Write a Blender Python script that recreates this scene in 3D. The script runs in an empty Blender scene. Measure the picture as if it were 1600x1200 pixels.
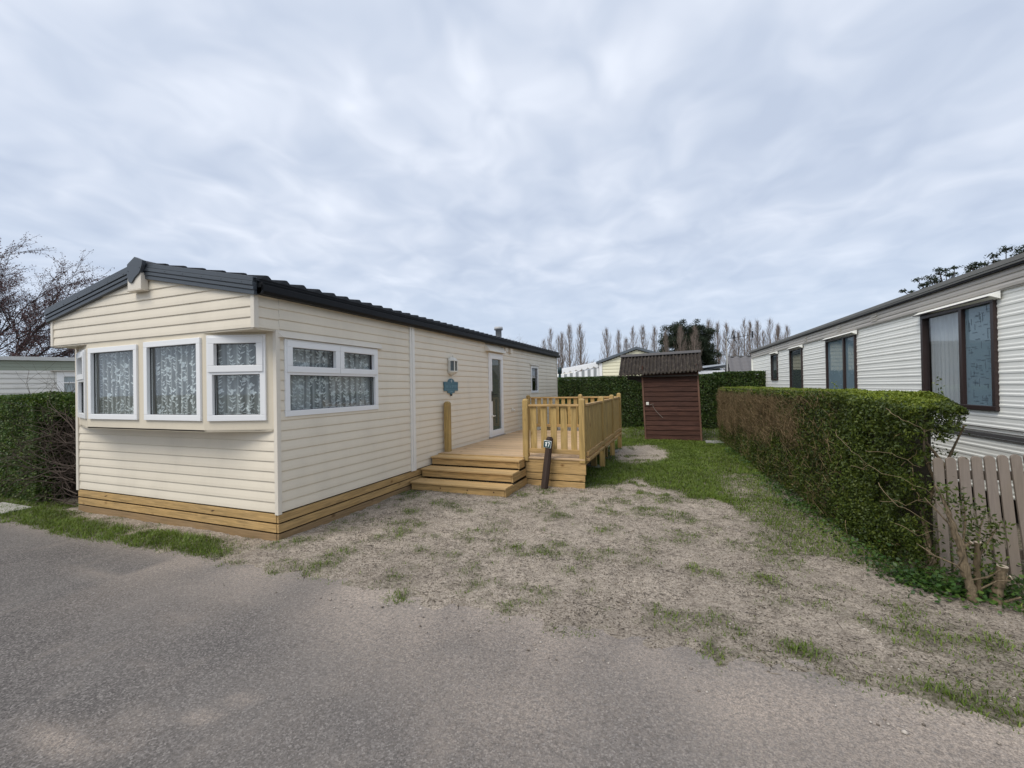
import bpy, bmesh, math, random
import numpy as np
from mathutils import Vector, Matrix, noise as mnoise

C = bpy.context.scene.collection
scene = bpy.context.scene
R = math.radians

# ------------------------------------------------------------------ camera
CAM = Vector((3.9146, -3.2629, 1.5716))
YAW, PITCH, ROLL, FPX = .3747, .0075, -.0176, 670.4455
fwd = Vector((-math.sin(YAW)*math.cos(PITCH), math.cos(YAW)*math.cos(PITCH), math.sin(PITCH)))
rgt0 = Vector((math.cos(YAW), math.sin(YAW), 0)); up0 = rgt0.cross(fwd)
rgt = math.cos(ROLL)*rgt0 + math.sin(ROLL)*up0
upv = -math.sin(ROLL)*rgt0 + math.cos(ROLL)*up0
cam_d = bpy.data.cameras.new('camera'); cam = bpy.data.objects.new('camera', cam_d); C.objects.link(cam)
m = Matrix.Identity(4)
for i in range(3):
    m[i][0] = rgt[i]; m[i][1] = upv[i]; m[i][2] = -fwd[i]; m[i][3] = CAM[i]
cam.matrix_world = m
cam_d.sensor_fit = 'HORIZONTAL'; cam_d.sensor_width = 36; cam_d.lens = FPX/1600*36
cam_d.clip_start = .05; cam_d.clip_end = 1500
scene.camera = cam

# ------------------------------------------------------------------ light
SUN_EL, SUN_AZ = R(52), R(208)          # azimuth clockwise from +Y
world = bpy.data.worlds.new('World'); scene.world = world; world.use_nodes = True
def build_world():
    nt = world.node_tree; N = nt.nodes; L = nt.links; N.clear()
    out = N.new('ShaderNodeOutputWorld'); bg = N.new('ShaderNodeBackground')
    bg.inputs['Strength'].default_value = .1
    sky = N.new('ShaderNodeTexSky'); sky.sky_type = 'NISHITA'; sky.sun_disc = False
    sky.sun_elevation = SUN_EL; sky.sun_rotation = SUN_AZ
    tc = N.new('ShaderNodeTexCoord'); sep = N.new('ShaderNodeSeparateXYZ')
    L.new(tc.outputs['Generated'], sep.inputs[0])
    mx = N.new('ShaderNodeMath'); mx.operation = 'MAXIMUM'; mx.inputs[1].default_value = 0
    L.new(sep.outputs['Z'], mx.inputs[0])
    ad = N.new('ShaderNodeMath'); ad.operation = 'ADD'; ad.inputs[1].default_value = .16
    L.new(mx.outputs[0], ad.inputs[0])
    dx = N.new('ShaderNodeMath'); dx.operation = 'DIVIDE'; dy = N.new('ShaderNodeMath'); dy.operation = 'DIVIDE'
    L.new(sep.outputs['X'], dx.inputs[0]); L.new(ad.outputs[0], dx.inputs[1])
    L.new(sep.outputs['Y'], dy.inputs[0]); L.new(ad.outputs[0], dy.inputs[1])
    cb = N.new('ShaderNodeCombineXYZ'); L.new(dx.outputs[0], cb.inputs[0]); L.new(dy.outputs[0], cb.inputs[1])
    mp = N.new('ShaderNodeMapping'); mp.inputs['Rotation'].default_value = (0, 0, -YAW+.12)
    L.new(cb.outputs[0], mp.inputs[0])
    def nz(scale, sx, sy, det, rough, dist=0, seed=0):
        m2 = N.new('ShaderNodeMapping'); m2.inputs['Scale'].default_value = (sx, sy, 1); m2.inputs['Location'].default_value = (seed, seed*.7, 0)
        L.new(mp.outputs[0], m2.inputs[0])
        n = N.new('ShaderNodeTexNoise'); n.inputs['Scale'].default_value = scale; n.inputs['Detail'].default_value = det
        n.inputs['Roughness'].default_value = rough; n.inputs['Distortion'].default_value = dist
        L.new(m2.outputs[0], n.inputs['Vector']); return n.outputs['Fac']
    a = nz(1.7, 1.15, .9, 2, .4, .8, 3.1); b = nz(4.8, 1.05, .9, 2.6, .5, .5, 7.7); c = nz(.55, 1, 1, 2, .5, 0, 1.3)
    def mad(x, k, y=None, v=0):
        n = N.new('ShaderNodeMath'); n.operation = 'MULTIPLY_ADD'; L.new(x, n.inputs[0]); n.inputs[1].default_value = k
        if y is None: n.inputs[2].default_value = v
        else: L.new(y, n.inputs[2])
        return n.outputs[0]
    s = mad(a, .42, mad(b, .60, mad(c, .42, None, -.22)))
    cr = N.new('ShaderNodeValToRGB'); e = cr.color_ramp.elements
    e[0].position = .32; e[0].color = (.405, .465, .57, 1)
    e[1].position = .74; e[1].color = (.645, .69, .765, 1)
    k = e.new(.45); k.color = (.46, .518, .615, 1)
    k = e.new(.56); k.color = (.52, .572, .66, 1)
    L.new(s, cr.inputs[0])
    # thin toward the horizon: an even pale blue-grey veil
    hz = N.new('ShaderNodeMapRange'); hz.inputs['From Min'].default_value = 0; hz.inputs['From Max'].default_value = .30
    L.new(mx.outputs[0], hz.inputs['Value'])
    mh = N.new('ShaderNodeMixRGB'); mh.inputs[1].default_value = (.40, .48, .60, 1)
    L.new(hz.outputs[0], mh.inputs[0]); L.new(cr.outputs[0], mh.inputs[2])
    sc = N.new('ShaderNodeMixRGB'); sc.blend_type = 'MULTIPLY'; sc.inputs[0].default_value = 1
    L.new(mh.outputs[0], sc.inputs[1]); sc.inputs[2].default_value = (8.55, 8.45, 8.45, 1)
    mix = N.new('ShaderNodeMixRGB'); mix.inputs[0].default_value = .93
    L.new(sky.outputs[0], mix.inputs[1]); L.new(sc.outputs[0], mix.inputs[2])
    L.new(mix.outputs[0], bg.inputs['Color']); L.new(bg.outputs[0], out.inputs[0])
build_world()
sun_d = bpy.data.lights.new('sun', 'SUN'); sun_d.energy = 1.5; sun_d.angle = R(35); sun_d.color = (1, .95, .87)
sun = bpy.data.objects.new('sun', sun_d); C.objects.link(sun)
sdir = Vector((math.sin(SUN_AZ)*math.cos(SUN_EL), math.cos(SUN_AZ)*math.cos(SUN_EL), math.sin(SUN_EL)))
sun.rotation_euler = (-sdir).to_track_quat('-Z', 'Y').to_euler()
sun.location = (0, -8, 20)
vs = scene.view_settings; vs.view_transform = 'Standard'; vs.look = 'None'; vs.gamma = 1; vs.exposure = 0.74; vs.use_curve_mapping = False

# ------------------------------------------------------------------ materials
def mat(name, col, rough=.6, **k):
    mt = bpy.data.materials.new(name); mt.use_nodes = True
    b = mt.node_tree.nodes['Principled BSDF']
    b.inputs['Base Color'].default_value = (*col, 1); b.inputs['Roughness'].default_value = rough
    b.inputs['Specular IOR Level'].default_value = k.get('spec', .4)
    b.inputs['Metallic'].default_value = k.get('metal', 0)
    return mt
class NB:
    """tiny node-graph helper"""
    def __init__(s, mt): s.nt = mt.node_tree; s.N = s.nt.nodes; s.L = s.nt.links; s.b = s.N.get('Principled BSDF')
    def coord(s, kind='Object', scale=(1, 1, 1)):
        t = s.N.new('ShaderNodeTexCoord'); mp = s.N.new('ShaderNodeMapping'); mp.inputs['Scale'].default_value = scale
        s.L.new(t.outputs[kind], mp.inputs[0]); return mp.outputs[0]
    def noise(s, v, scale, det=4, rough=.55, dist=0):
        n = s.N.new('ShaderNodeTexNoise'); n.inputs['Scale'].default_value = scale; n.inputs['Detail'].default_value = det
        n.inputs['Roughness'].default_value = rough; n.inputs['Distortion'].default_value = dist
        if v is not None: s.L.new(v, n.inputs['Vector'])
        return n.outputs['Fac']
    def voro(s, v, scale, out='Distance', feature='F1'):
        n = s.N.new('ShaderNodeTexVoronoi'); n.inputs['Scale'].default_value = scale; n.feature = feature
        s.L.new(v, n.inputs['Vector']); return n.outputs[out]
    def ramp(s, f, *st):
        n = s.N.new('ShaderNodeValToRGB'); e = n.color_ramp.elements
        while len(e) < len(st): e.new(.5)
        for q, (p, c) in zip(e, st):
            q.position = p; q.color = (c, c, c, 1) if isinstance(c, (int, float)) else (*c, 1)
        s.L.new(f, n.inputs[0]); return n.outputs[0]
    def mix(s, f, a, b, mode='MIX'):
        n = s.N.new('ShaderNodeMixRGB'); n.blend_type = mode
        for i, x in enumerate((f, a, b)):
            if isinstance(x, (int, float)): n.inputs[i].default_value = x if i == 0 else (x, x, x, 1)
            elif isinstance(x, tuple): n.inputs[i].default_value = (*x, 1)
            else: s.L.new(x, n.inputs[i])
        return n.outputs[0]
    def math(s, op, a, b=0.0):
        n = s.N.new('ShaderNodeMath'); n.operation = op
        for i, x in enumerate((a, b)):
            if isinstance(x, (int, float)): n.inputs[i].default_value = x
            else: s.L.new(x, n.inputs[i])
        return n.outputs[0]
    def attr(s, name):
        n = s.N.new('ShaderNodeAttribute'); n.attribute_name = name; return n
    def rnd(s): return s.N.new('ShaderNodeNewGeometry').outputs['Random Per Island']
    def objrnd(s): return s.N.new('ShaderNodeObjectInfo').outputs['Random']
    def col(s, c): s.L.new(c, s.b.inputs['Base Color'])
    def bump(s, h, st=.3, dist=.01):
        n = s.N.new('ShaderNodeBump'); n.inputs['Strength'].default_value = st; n.inputs['Distance'].default_value = dist
        s.L.new(h, n.inputs['Height']); s.L.new(n.outputs[0], s.b.inputs['Normal'])

def siding_mat(name, col, var=.05, dirt=.3, bs=.12):
    mt = mat(name, col, .45); n = NB(mt); c = n.coord()
    st = n.noise(n.coord('Object', (1, 1, .35)), 2.2, 5, .6); fine = n.noise(c, 60, 2)
    d = tuple(x*(1-dirt) for x in col)
    a = n.mix(n.ramp(st, (.45, 0.0), (.85, 1.0)), tuple(x*(1+var) for x in col), d)
    a = n.mix(n.ramp(fine, (.3, 0.0), (.7, .12)), a, tuple(x*.8 for x in col))
    n.col(a); n.bump(n.noise(n.coord('Object', (9, 9, 60)), 3, 3), bs, .002)
    return mt
def wood_mat(name, col, axis, dark=.55, rough=.65, knots=True, gs=1.0, weather=0.0):
    mt = mat(name, col, rough, spec=.25); n = NB(mt)
    sc = [16*gs]*3; sc[axis] = 1.1*gs
    tc = n.N.new('ShaderNodeTexCoord'); r = n.rnd()
    off = n.N.new('ShaderNodeVectorMath'); off.operation = 'MULTIPLY_ADD'
    cmb = n.N.new('ShaderNodeCombineXYZ')
    for i in range(3): n.L.new(n.math('MULTIPLY', r, 13.7+5.3*i), cmb.inputs[i])
    off.inputs[1].default_value = (1, 1, 1); n.L.new(tc.outputs['Object'], off.inputs[0]); n.L.new(cmb.outputs[0], off.inputs[2])
    mp = n.N.new('ShaderNodeMapping'); mp.inputs['Scale'].default_value = sc; n.L.new(off.outputs[0], mp.inputs[0]); v = mp.outputs[0]
    g = n.noise(v, 2.2, 5, .6, 1.2); g2 = n.noise(v, 9, 3, .6, .4)
    lo = tuple(x*dark for x in col)
    c = n.mix(n.ramp(g, (.38, 0.0), (.62, .85)), col, lo)
    c = n.mix(n.ramp(g2, (.35, .0), (.75, .35)), c, lo)
    tone = n.ramp(r, (0.0, .80), (.5, 1.0), (1.0, 1.14)); c = n.mix(1.0, c, tone, 'MULTIPLY')
    c = n.mix(n.ramp(n.noise(off.outputs[0], 2.4, 2), (.42, 0.0), (.72, .35)), c, (col[0]*.80, col[1]*.76, col[2]*.62))
    if knots:
        sk = [3.4]*3; sk[axis] = 2.2
        mk = n.N.new('ShaderNodeMapping'); mk.inputs['Scale'].default_value = sk; n.L.new(off.outputs[0], mk.inputs[0])
        k = n.voro(mk.outputs[0], 1.5)
        c = n.mix(n.ramp(k, (.03, .9), (.09, .4), (.15, 0.0)), c, (col[0]*.25, col[1]*.18, col[2]*.12))
    if weather:
        c = n.mix(weather, c, (.24, .22, .20))
    n.col(c); n.bump(g2, .25, .002)
    return mt
def leaf_mat(name, c1, c2, c3, trans=.25, rough=.45):
    mt = mat(name, c1, rough, spec=.35); n = NB(mt); r = n.rnd()
    c = n.ramp(r, (0.0, c1), (.5, c2), (1.0, c3))
    big = n.noise(n.coord(), 2.2, 3)
    c = n.mix(1.0, c, n.ramp(big, (.3, .72), (.7, 1.22)), 'MULTIPLY')
    n.col(c)
    tr = n.N.new('ShaderNodeBsdfTranslucent'); n.L.new(c, tr.inputs[0])
    ms = n.N.new('ShaderNodeMixShader'); ms.inputs[0].default_value = trans
    out = n.N['Material Output']; n.L.new(n.b.outputs[0], ms.inputs[1]); n.L.new(tr.outputs[0], ms.inputs[2]); n.L.new(ms.outputs[0], out.inputs[0])
    return mt
def glass_mat(name, tint=(.95, .97, .97), film=0.0, filmcol=(.3, .4, .42), refl=.06):
    mt = bpy.data.materials.new(name); mt.use_nodes = True; nt = mt.node_tree; N = nt.nodes; L = nt.links; N.clear()
    out = N.new('ShaderNodeOutputMaterial'); t = N.new('ShaderNodeBsdfTransparent'); t.inputs[0].default_value = (*tint, 1)
    g = N.new('ShaderNodeBsdfGlossy'); g.inputs['Roughness'].default_value = .02
    lw = N.new('ShaderNodeLayerWeight'); lw.inputs[0].default_value = .5
    pw = N.new('ShaderNodeMath'); pw.operation = 'POWER'; pw.inputs[1].default_value = 4; L.new(lw.outputs['Facing'], pw.inputs[0])
    f = N.new('ShaderNodeMath'); f.operation = 'MULTIPLY_ADD'; f.inputs[1].default_value = .55; f.inputs[2].default_value = refl; L.new(pw.outputs[0], f.inputs[0])
    base = t
    if film:
        d = N.new('ShaderNodeBsdfDiffuse'); d.inputs[0].default_value = (*filmcol, 1)
        m0 = N.new('ShaderNodeMixShader'); m0.inputs[0].default_value = film; L.new(t.outputs[0], m0.inputs[1]); L.new(d.outputs[0], m0.inputs[2]); base = m0
    m1 = N.new('ShaderNodeMixShader'); L.new(f.outputs[0], m1.inputs[0]); L.new(base.outputs[0], m1.inputs[1]); L.new(g.outputs[0], m1.inputs[2])
    L.new(m1.outputs[0], out.inputs[0]); return mt
def net_mat(name, col=(.8, .82, .82), lo=.2, hi=.75):
    mt = bpy.data.materials.new(name); mt.use_nodes = True; nt = mt.node_tree; N = nt.nodes; L = nt.links; N.clear()
    out = N.new('ShaderNodeOutputMaterial'); t = N.new('ShaderNodeBsdfTransparent')
    d = N.new('ShaderNodeBsdfDiffuse'); d.inputs[0].default_value = (*col, 1)
    tl = N.new('ShaderNodeBsdfTranslucent'); tl.inputs[0].default_value = (*col, 1)
    a = N.new('ShaderNodeMixShader'); a.inputs[0].default_value = .3; L.new(d.outputs[0], a.inputs[1]); L.new(tl.outputs[0], a.inputs[2])
    at = N.new('ShaderNodeAttribute'); at.attribute_name = 'dens'
    mr = N.new('ShaderNodeMapRange'); mr.inputs['To Min'].default_value = lo; mr.inputs['To Max'].default_value = hi
    L.new(at.outputs['Fac'], mr.inputs['Value'])
    ms = N.new('ShaderNodeMixShader'); L.new(mr.outputs[0], ms.inputs[0]); L.new(t.outputs[0], ms.inputs[1]); L.new(a.outputs[0], ms.inputs[2])
    L.new(ms.outputs[0], out.inputs[0]); return mt

M = {}
M['cream'] = siding_mat('cream_siding', (.745, .67, .54), .03, .12)
M['creamflat'] = siding_mat('cream_panel', (.71, .63, .49), .03, .10, .03)
M['creampale'] = siding_mat('pale_cream_trim', (.72, .66, .56), .03, .12, .03)
M['pvc'] = mat('white_pvc', (.83, .83, .82), .3)
M['gasket'] = mat('black_gasket', (.03, .03, .035), .6)
M['glass'] = glass_mat('clear_glass')
M['doorglass'] = glass_mat('door_glass', (.5, .55, .5), .55, (.16, .18, .15))
M['film'] = glass_mat('frosted_glass', (.6, .7, .75), .75, (.22, .31, .36))
M['darkglass'] = glass_mat('dark_glass', (.4, .45, .45), .5, (.10, .125, .125))
M['net'] = net_mat('lace_net', (.85, .87, .87), .30, .88)
M['drape'] = net_mat('white_net_drape', (.88, .89, .92), .80, .99)
M['lace'] = mat('lace_motif', (.88, .90, .90), .8)
M['interior'] = mat('dim_interior', (.16, .14, .12), .9)
M['anthracite'] = mat('anthracite_trim', (.062, .073, .085), .38)
M['gutter'] = mat('black_gutter', (.010, .011, .013), .5, spec=.15)
M['tile'] = mat('dark_roof_tile', (.013, .015, .018), .55, spec=.2)
M['woodx'] = wood_mat('pine_along_x', (.63, .415, .18), 0, .5)
M['woody'] = wood_mat('pine_along_y', (.60, .395, .175), 1, .5)
M['woodz'] = wood_mat('pine_upright', (.57, .395, .155), 2, .5)
M['deckb'] = wood_mat('pine_deck', (.64, .45, .27), 0, .72)
M['tread'] = wood_mat('pine_tread', (.64, .43, .20), 0, .68)
M['skirtdull'] = wood_mat('muddy_pine', (.36, .24, .125), 0, .6)
M['skirtdully'] = wood_mat('muddy_pine_side', (.36, .24, .125), 1, .6)
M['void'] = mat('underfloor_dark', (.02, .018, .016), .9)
M['metal'] = mat('galvanised_metal', (.42, .42, .43), .35, metal=.8)
M['black'] = mat('black_plastic', (.012, .012, .013), .4)
M['whiteplas'] = mat('white_plastic', (.75, .73, .66), .4)
M['teal'] = mat('teal_plaque', (.075, .17, .21), .5)
M['tealpale'] = mat('pale_teal_lettering', (.16, .28, .33), .5)
M['whitemark'] = mat('white_marking', (.75, .78, .78), .5)
M['platedark'] = mat('dark_green_plate', (.01, .05, .055), .4)
M['shedwood'] = wood_mat('red_brown_shed_board', (.098, .045, .032), 0, .35, .75, False, .8)
M['shedtrim'] = wood_mat('faded_shed_trim', (.22, .12, .085), 2, .5, .8, False)
M['darkpost'] = wood_mat('dark_brown_post', (.075, .052, .042), 2, .5, .8, False)
M['fence'] = wood_mat('taupe_picket', (.275, .23, .195), 2, .82, .75, False)
M['whitesid'] = siding_mat('white_siding', (.89, .885, .825), .02, .05, .03)
M['beigeband'] = siding_mat('beige_band', (.46, .43, .385), .03, .10, .03)
M['rooftrim'] = mat('grey_roof_trim', (.17, .165, .15), .5)
M['brownframe'] = mat('brown_window_frame', (.035, .022, .02), .4)
M['bark'] = wood_mat('tan_bark', (.22, .17, .11), 2, .28, .85, False, 1.6)
M['twig'] = mat('brown_twig', (.2, .125, .07), .85); _n = NB(M['twig']); _n.col(_n.ramp(_n.rnd(), (0.0, (.11, .08, .04)), (.5, (.22, .155, .08)), (1.0, (.38, .28, .16))))
M['twigdark'] = mat('dark_bare_twig', (.085, .062, .048), .85)
M['twigtan'] = mat('tan_twig', (.20, .15, .085), .8)
M['core'] = mat('hedge_dark_core', (.035, .03, .018), .95)  # solid stand-in for dense inner twigs, their shade put into the colour
M['poplar'] = mat('poplar_twigs', (.24, .19, .16), .9)
M['plumbark'] = mat('plum_bark', (.05, .038, .038), .85)
M['plumleaf'] = leaf_mat('plum_leaf', (.10, .052, .054), (.14, .07, .068), (.08, .055, .05), .25)
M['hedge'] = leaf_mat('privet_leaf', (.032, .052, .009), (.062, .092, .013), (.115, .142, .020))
M['hedgetop'] = leaf_mat('skylit_privet_leaf', (.11, .155, .013), (.165, .215, .02), (.24, .27, .035), .3)  # brighter privet leaf, skylight on the clipped top painted into the colour
M['hedgeback'] = leaf_mat('conifer_hedge_leaf', (.022, .05, .012), (.04, .08, .014), (.085, .12, .02))
M['hedgeleft'] = leaf_mat('left_hedge_leaf', (.035, .075, .012), (.06, .11, .016), (.13, .17, .025))
M['ivy'] = leaf_mat('ivy_leaf', (.020, .050, .010), (.038, .085, .014), (.07, .12, .02), .15)
M['conifer'] = leaf_mat('conifer_needles', (.012, .022, .010), (.02, .032, .014), (.03, .042, .018), .1, .7)
M['grass'] = leaf_mat('grass_blade', (.08, .135, .013), (.125, .19, .02), (.185, .235, .04), .3, .5)
M['litter'] = mat('dead_leaf_litter', (.06, .048, .036), .9); _n = NB(M['litter']); _n.col(_n.ramp(_n.rnd(), (0.0, (.03, .024, .018)), (.6, (.075, .06, .042)), (.9, (.16, .125, .08)), (1.0, (.30, .25, .18))))

# ------------------------------------------------------------------ mesh helpers
WORIG = {}                                             # world origin of each object, for parenting
class MB:
    def __init__(s, o=(0, 0, 0), U=(1, 0, 0), N=(0, 1, 0), Z=(0, 0, 1)):
        s.v = []; s.f = []; s.mi = []; s.m = 0; s.sm = []
        s.o = Vector(o); s.U = Vector(U); s.N = Vector(N); s.Z = Vector(Z); s.smooth = False
    def p(s, u, d, z): return s.o + s.U*u + s.N*d + s.Z*z
    def add(s, pts, faces):
        b = len(s.v); s.v += [tuple(s.p(*q)) for q in pts]
        for f in faces: s.f.append([b+i for i in f]); s.mi.append(s.m); s.sm.append(s.smooth)
    def box(s, u0, u1, d0, d1, z0, z1):
        s.add([(u0, d0, z0), (u1, d0, z0), (u1, d1, z0), (u0, d1, z0), (u0, d0, z1), (u1, d0, z1), (u1, d1, z1), (u0, d1, z1)],
              [(0, 3, 2, 1), (4, 5, 6, 7), (0, 1, 5, 4), (1, 2, 6, 5), (2, 3, 7, 6), (3, 0, 4, 7)])
    def prism(s, poly, d0, d1):                         # polygon in (u,z), thick along d
        n = len(poly)
        s.add([(u, d0, z) for u, z in poly]+[(u, d1, z) for u, z in poly],
              [tuple(range(n)), tuple(range(2*n-1, n-1, -1))]+[(i, (i+1) % n, n+(i+1) % n, n+i) for i in range(n)])
    def prism_u(s, poly, u0, u1):                       # polygon in (d,z), long along u
        n = len(poly)
        s.add([(u0, d, z) for d, z in poly]+[(u1, d, z) for d, z in poly],
              [tuple(range(n)), tuple(range(2*n-1, n-1, -1))]+[(i, (i+1) % n, n+(i+1) % n, n+i) for i in range(n)])
    def tube(s, pts, rad, n=8, cap=True):
        pts = [Vector(p) for p in pts]; rad = rad if isinstance(rad, (list, tuple)) else [rad]*len(pts)
        rings = []; sm = s.smooth; s.smooth = True; vv = []
        for i, p in enumerate(pts):
            t = (pts[min(i+1, len(pts)-1)]-pts[max(i-1, 0)]).normalized()
            a = t.cross(Vector((0, 0, 1)) if abs(t.z) < .9 else Vector((1, 0, 0))).normalized(); b = t.cross(a)
            for k in range(n):
                an = 2*math.pi*k/n; vv.append(tuple(p+(a*math.cos(an)+b*math.sin(an))*rad[i]))
        f = []
        for i in range(len(pts)-1):
            for k in range(n): f.append((i*n+k, i*n+(k+1) % n, (i+1)*n+(k+1) % n, (i+1)*n+k))
        s.add(vv, f); s.smooth = False
        if cap:
            s.add(vv[:n], [tuple(range(n))]); s.add(vv[-n:], [tuple(range(n))])
        s.smooth = sm
    def lathe(s, c, prof, n=16):
        vv = []; c = Vector(c)
        for r, z in prof:
            for k in range(n):
                a = 2*math.pi*k/n; vv.append((c.x+r*math.cos(a), c.y+r*math.sin(a), c.z+z))
        f = []
        for i in range(len(prof)-1):
            for k in range(n): f.append((i*n+k, i*n+(k+1) % n, (i+1)*n+(k+1) % n, (i+1)*n+k))
        sm = s.smooth; s.smooth = True; s.add(vv, f); s.smooth = sm
    def build(s, name, mats, parent=None, bevel=0, recalc=True, loc=None):
        w = Vector(loc) if loc is not None else (WORIG[parent.name] if parent else Vector((0, 0, 0)))
        me = bpy.data.meshes.new(name)
        me.from_pydata([tuple(Vector(v)-w) for v in s.v], [], s.f)
        mats = mats if isinstance(mats, (list, tuple)) else [mats]
        for x in mats: me.materials.append(x)
        me.polygons.foreach_set('material_index', s.mi); me.polygons.foreach_set('use_smooth', s.sm)
        if recalc:
            bm = bmesh.new(); bm.from_mesh(me); bmesh.ops.recalc_face_normals(bm, faces=bm.faces); bm.to_mesh(me); bm.free()
        me.update()
        o = bpy.data.objects.new(name, me); C.objects.link(o)
        if parent: o.parent = parent
        else: o.location = w
        WORIG[o.name] = w
        if bevel:
            b = o.modifiers.new('bevel', 'BEVEL'); b.width = bevel; b.segments = 2; b.limit_method = 'ANGLE'; b.angle_limit = R(40); b.harden_normals = False
        return o
def np_obj(name, V, F, mats, parent=None, smooth=False, mi=None, loc=None):
    """V (n,3); F (m,k) all the same size, or a list of such arrays"""
    w = np.array(loc if loc is not None else (WORIG[parent.name] if parent else (0, 0, 0)), float)
    Fs = F if isinstance(F, list) else [F]
    me = bpy.data.meshes.new(name)
    V = np.asarray(V, float)-w
    me.vertices.add(len(V)); me.vertices.foreach_set('co', V.astype(np.float32).ravel())
    tot = np.concatenate([np.full(len(f), f.shape[1]) for f in Fs]); idx = np.concatenate([f.ravel() for f in Fs])
    me.loops.add(len(idx)); me.loops.foreach_set('vertex_index', idx.astype(np.int32))
    st = np.concatenate([[0], np.cumsum(tot)[:-1]])
    me.polygons.add(len(tot)); me.polygons.foreach_set('loop_start', st.astype(np.int32)); me.polygons.foreach_set('loop_total', tot.astype(np.int32))
    if smooth: me.polygons.foreach_set('use_smooth', np.ones(len(tot), bool))
    mats = mats if isinstance(mats, (list, tuple)) else [mats]
    for x in mats: me.materials.append(x)
    if mi is not None: me.polygons.foreach_set('material_index', np.asarray(mi, np.int32))
    me.update(calc_edges=True); me.validate()
    o = bpy.data.objects.new(name, me); C.objects.link(o)
    if parent: o.parent = parent
    else: o.location = w
    WORIG[o.name] = Vector(w)
    return o
def tag(o, label=None, cat=None, group=None, kind=None):
    for k, v in (('label', label), ('category', cat), ('group', group), ('kind', kind)):
        if v: o[k] = v
    return o
def thing(name, label, cat, loc=(0, 0, 0), group=None, kind=None):
    o = bpy.data.objects.new(name, None); C.objects.link(o); o.location = loc; o.empty_display_size = .2
    WORIG[o.name] = Vector(loc); return tag(o, label, cat, group, kind)

def leaves_np(rng, P, Nn, L, W, spread=.9, droop=0.0):
    """diamond leaves (two folded triangles sharing the midrib) at P facing about Nn"""
    n = len(P); nn = Nn+rng.normal(0, spread, (n, 3)); nn /= np.linalg.norm(nn, axis=1)[:, None]+1e-9
    t = rng.normal(0, 1, (n, 3)); t[:, 2] -= droop
    t -= nn*(t*nn).sum(1)[:, None]; t /= np.linalg.norm(t, axis=1)[:, None]+1e-9
    s = np.cross(nn, t); l = (L*rng.uniform(.65, 1.25, n))[:, None]; w = (W*rng.uniform(.7, 1.2, n))[:, None]
    a = P-t*l*.5; b = P+t*l*.5; c = P+s*w*.5-nn*w*.15-t*l*.08; d = P-s*w*.5-nn*w*.15-t*l*.08
    V = np.stack([a, c, b, d], 1).reshape(-1, 3); k = np.arange(n)*4
    return V, np.concatenate([np.stack([k, k+1, k+2], 1), np.stack([k, k+2, k+3], 1)])
def sticks_np(P0, P1, R0, R1, sides=3):
    """tapered prisms from P0 to P1"""
    P0 = np.asarray(P0, float); P1 = np.asarray(P1, float); n = len(P0); t = P1-P0; t /= np.linalg.norm(t, axis=1)[:, None]+1e-9
    ref = np.where(np.abs(t[:, 2:3]) < .9, np.array([[0, 0, 1.]]), np.array([[1., 0, 0]]))
    a = np.cross(t, ref); a /= np.linalg.norm(a, axis=1)[:, None]; b = np.cross(t, a)
    R0 = np.broadcast_to(np.asarray(R0, float), (n,))[:, None]; R1 = np.broadcast_to(np.asarray(R1, float), (n,))[:, None]
    vs_ = []
    for k in range(sides):
        an = 2*math.pi*k/sides; vs_.append(P0+(a*math.cos(an)+b*math.sin(an))*R0)
    for k in range(sides):
        an = 2*math.pi*k/sides; vs_.append(P1+(a*math.cos(an)+b*math.sin(an))*R1)
    V = np.stack(vs_, 1).reshape(-1, 3); q = np.arange(n)*2*sides; F = []
    for k in range(sides): F.append(np.stack([q+k, q+(k+1) % sides, q+sides+(k+1) % sides, q+sides+k], 1))
    return V, np.concatenate(F)
def nz(x, y, s, seed=0): return mnoise.noise(Vector((x*s+seed, y*s-seed*1.7, seed*.37)))
def fbm(x, y, s, seed=0, o=3):
    r = 0; a = 1
    for i in range(o): r += a*nz(x, y, s*2**i, seed+i*9.1); a *= .5
    return r

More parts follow.
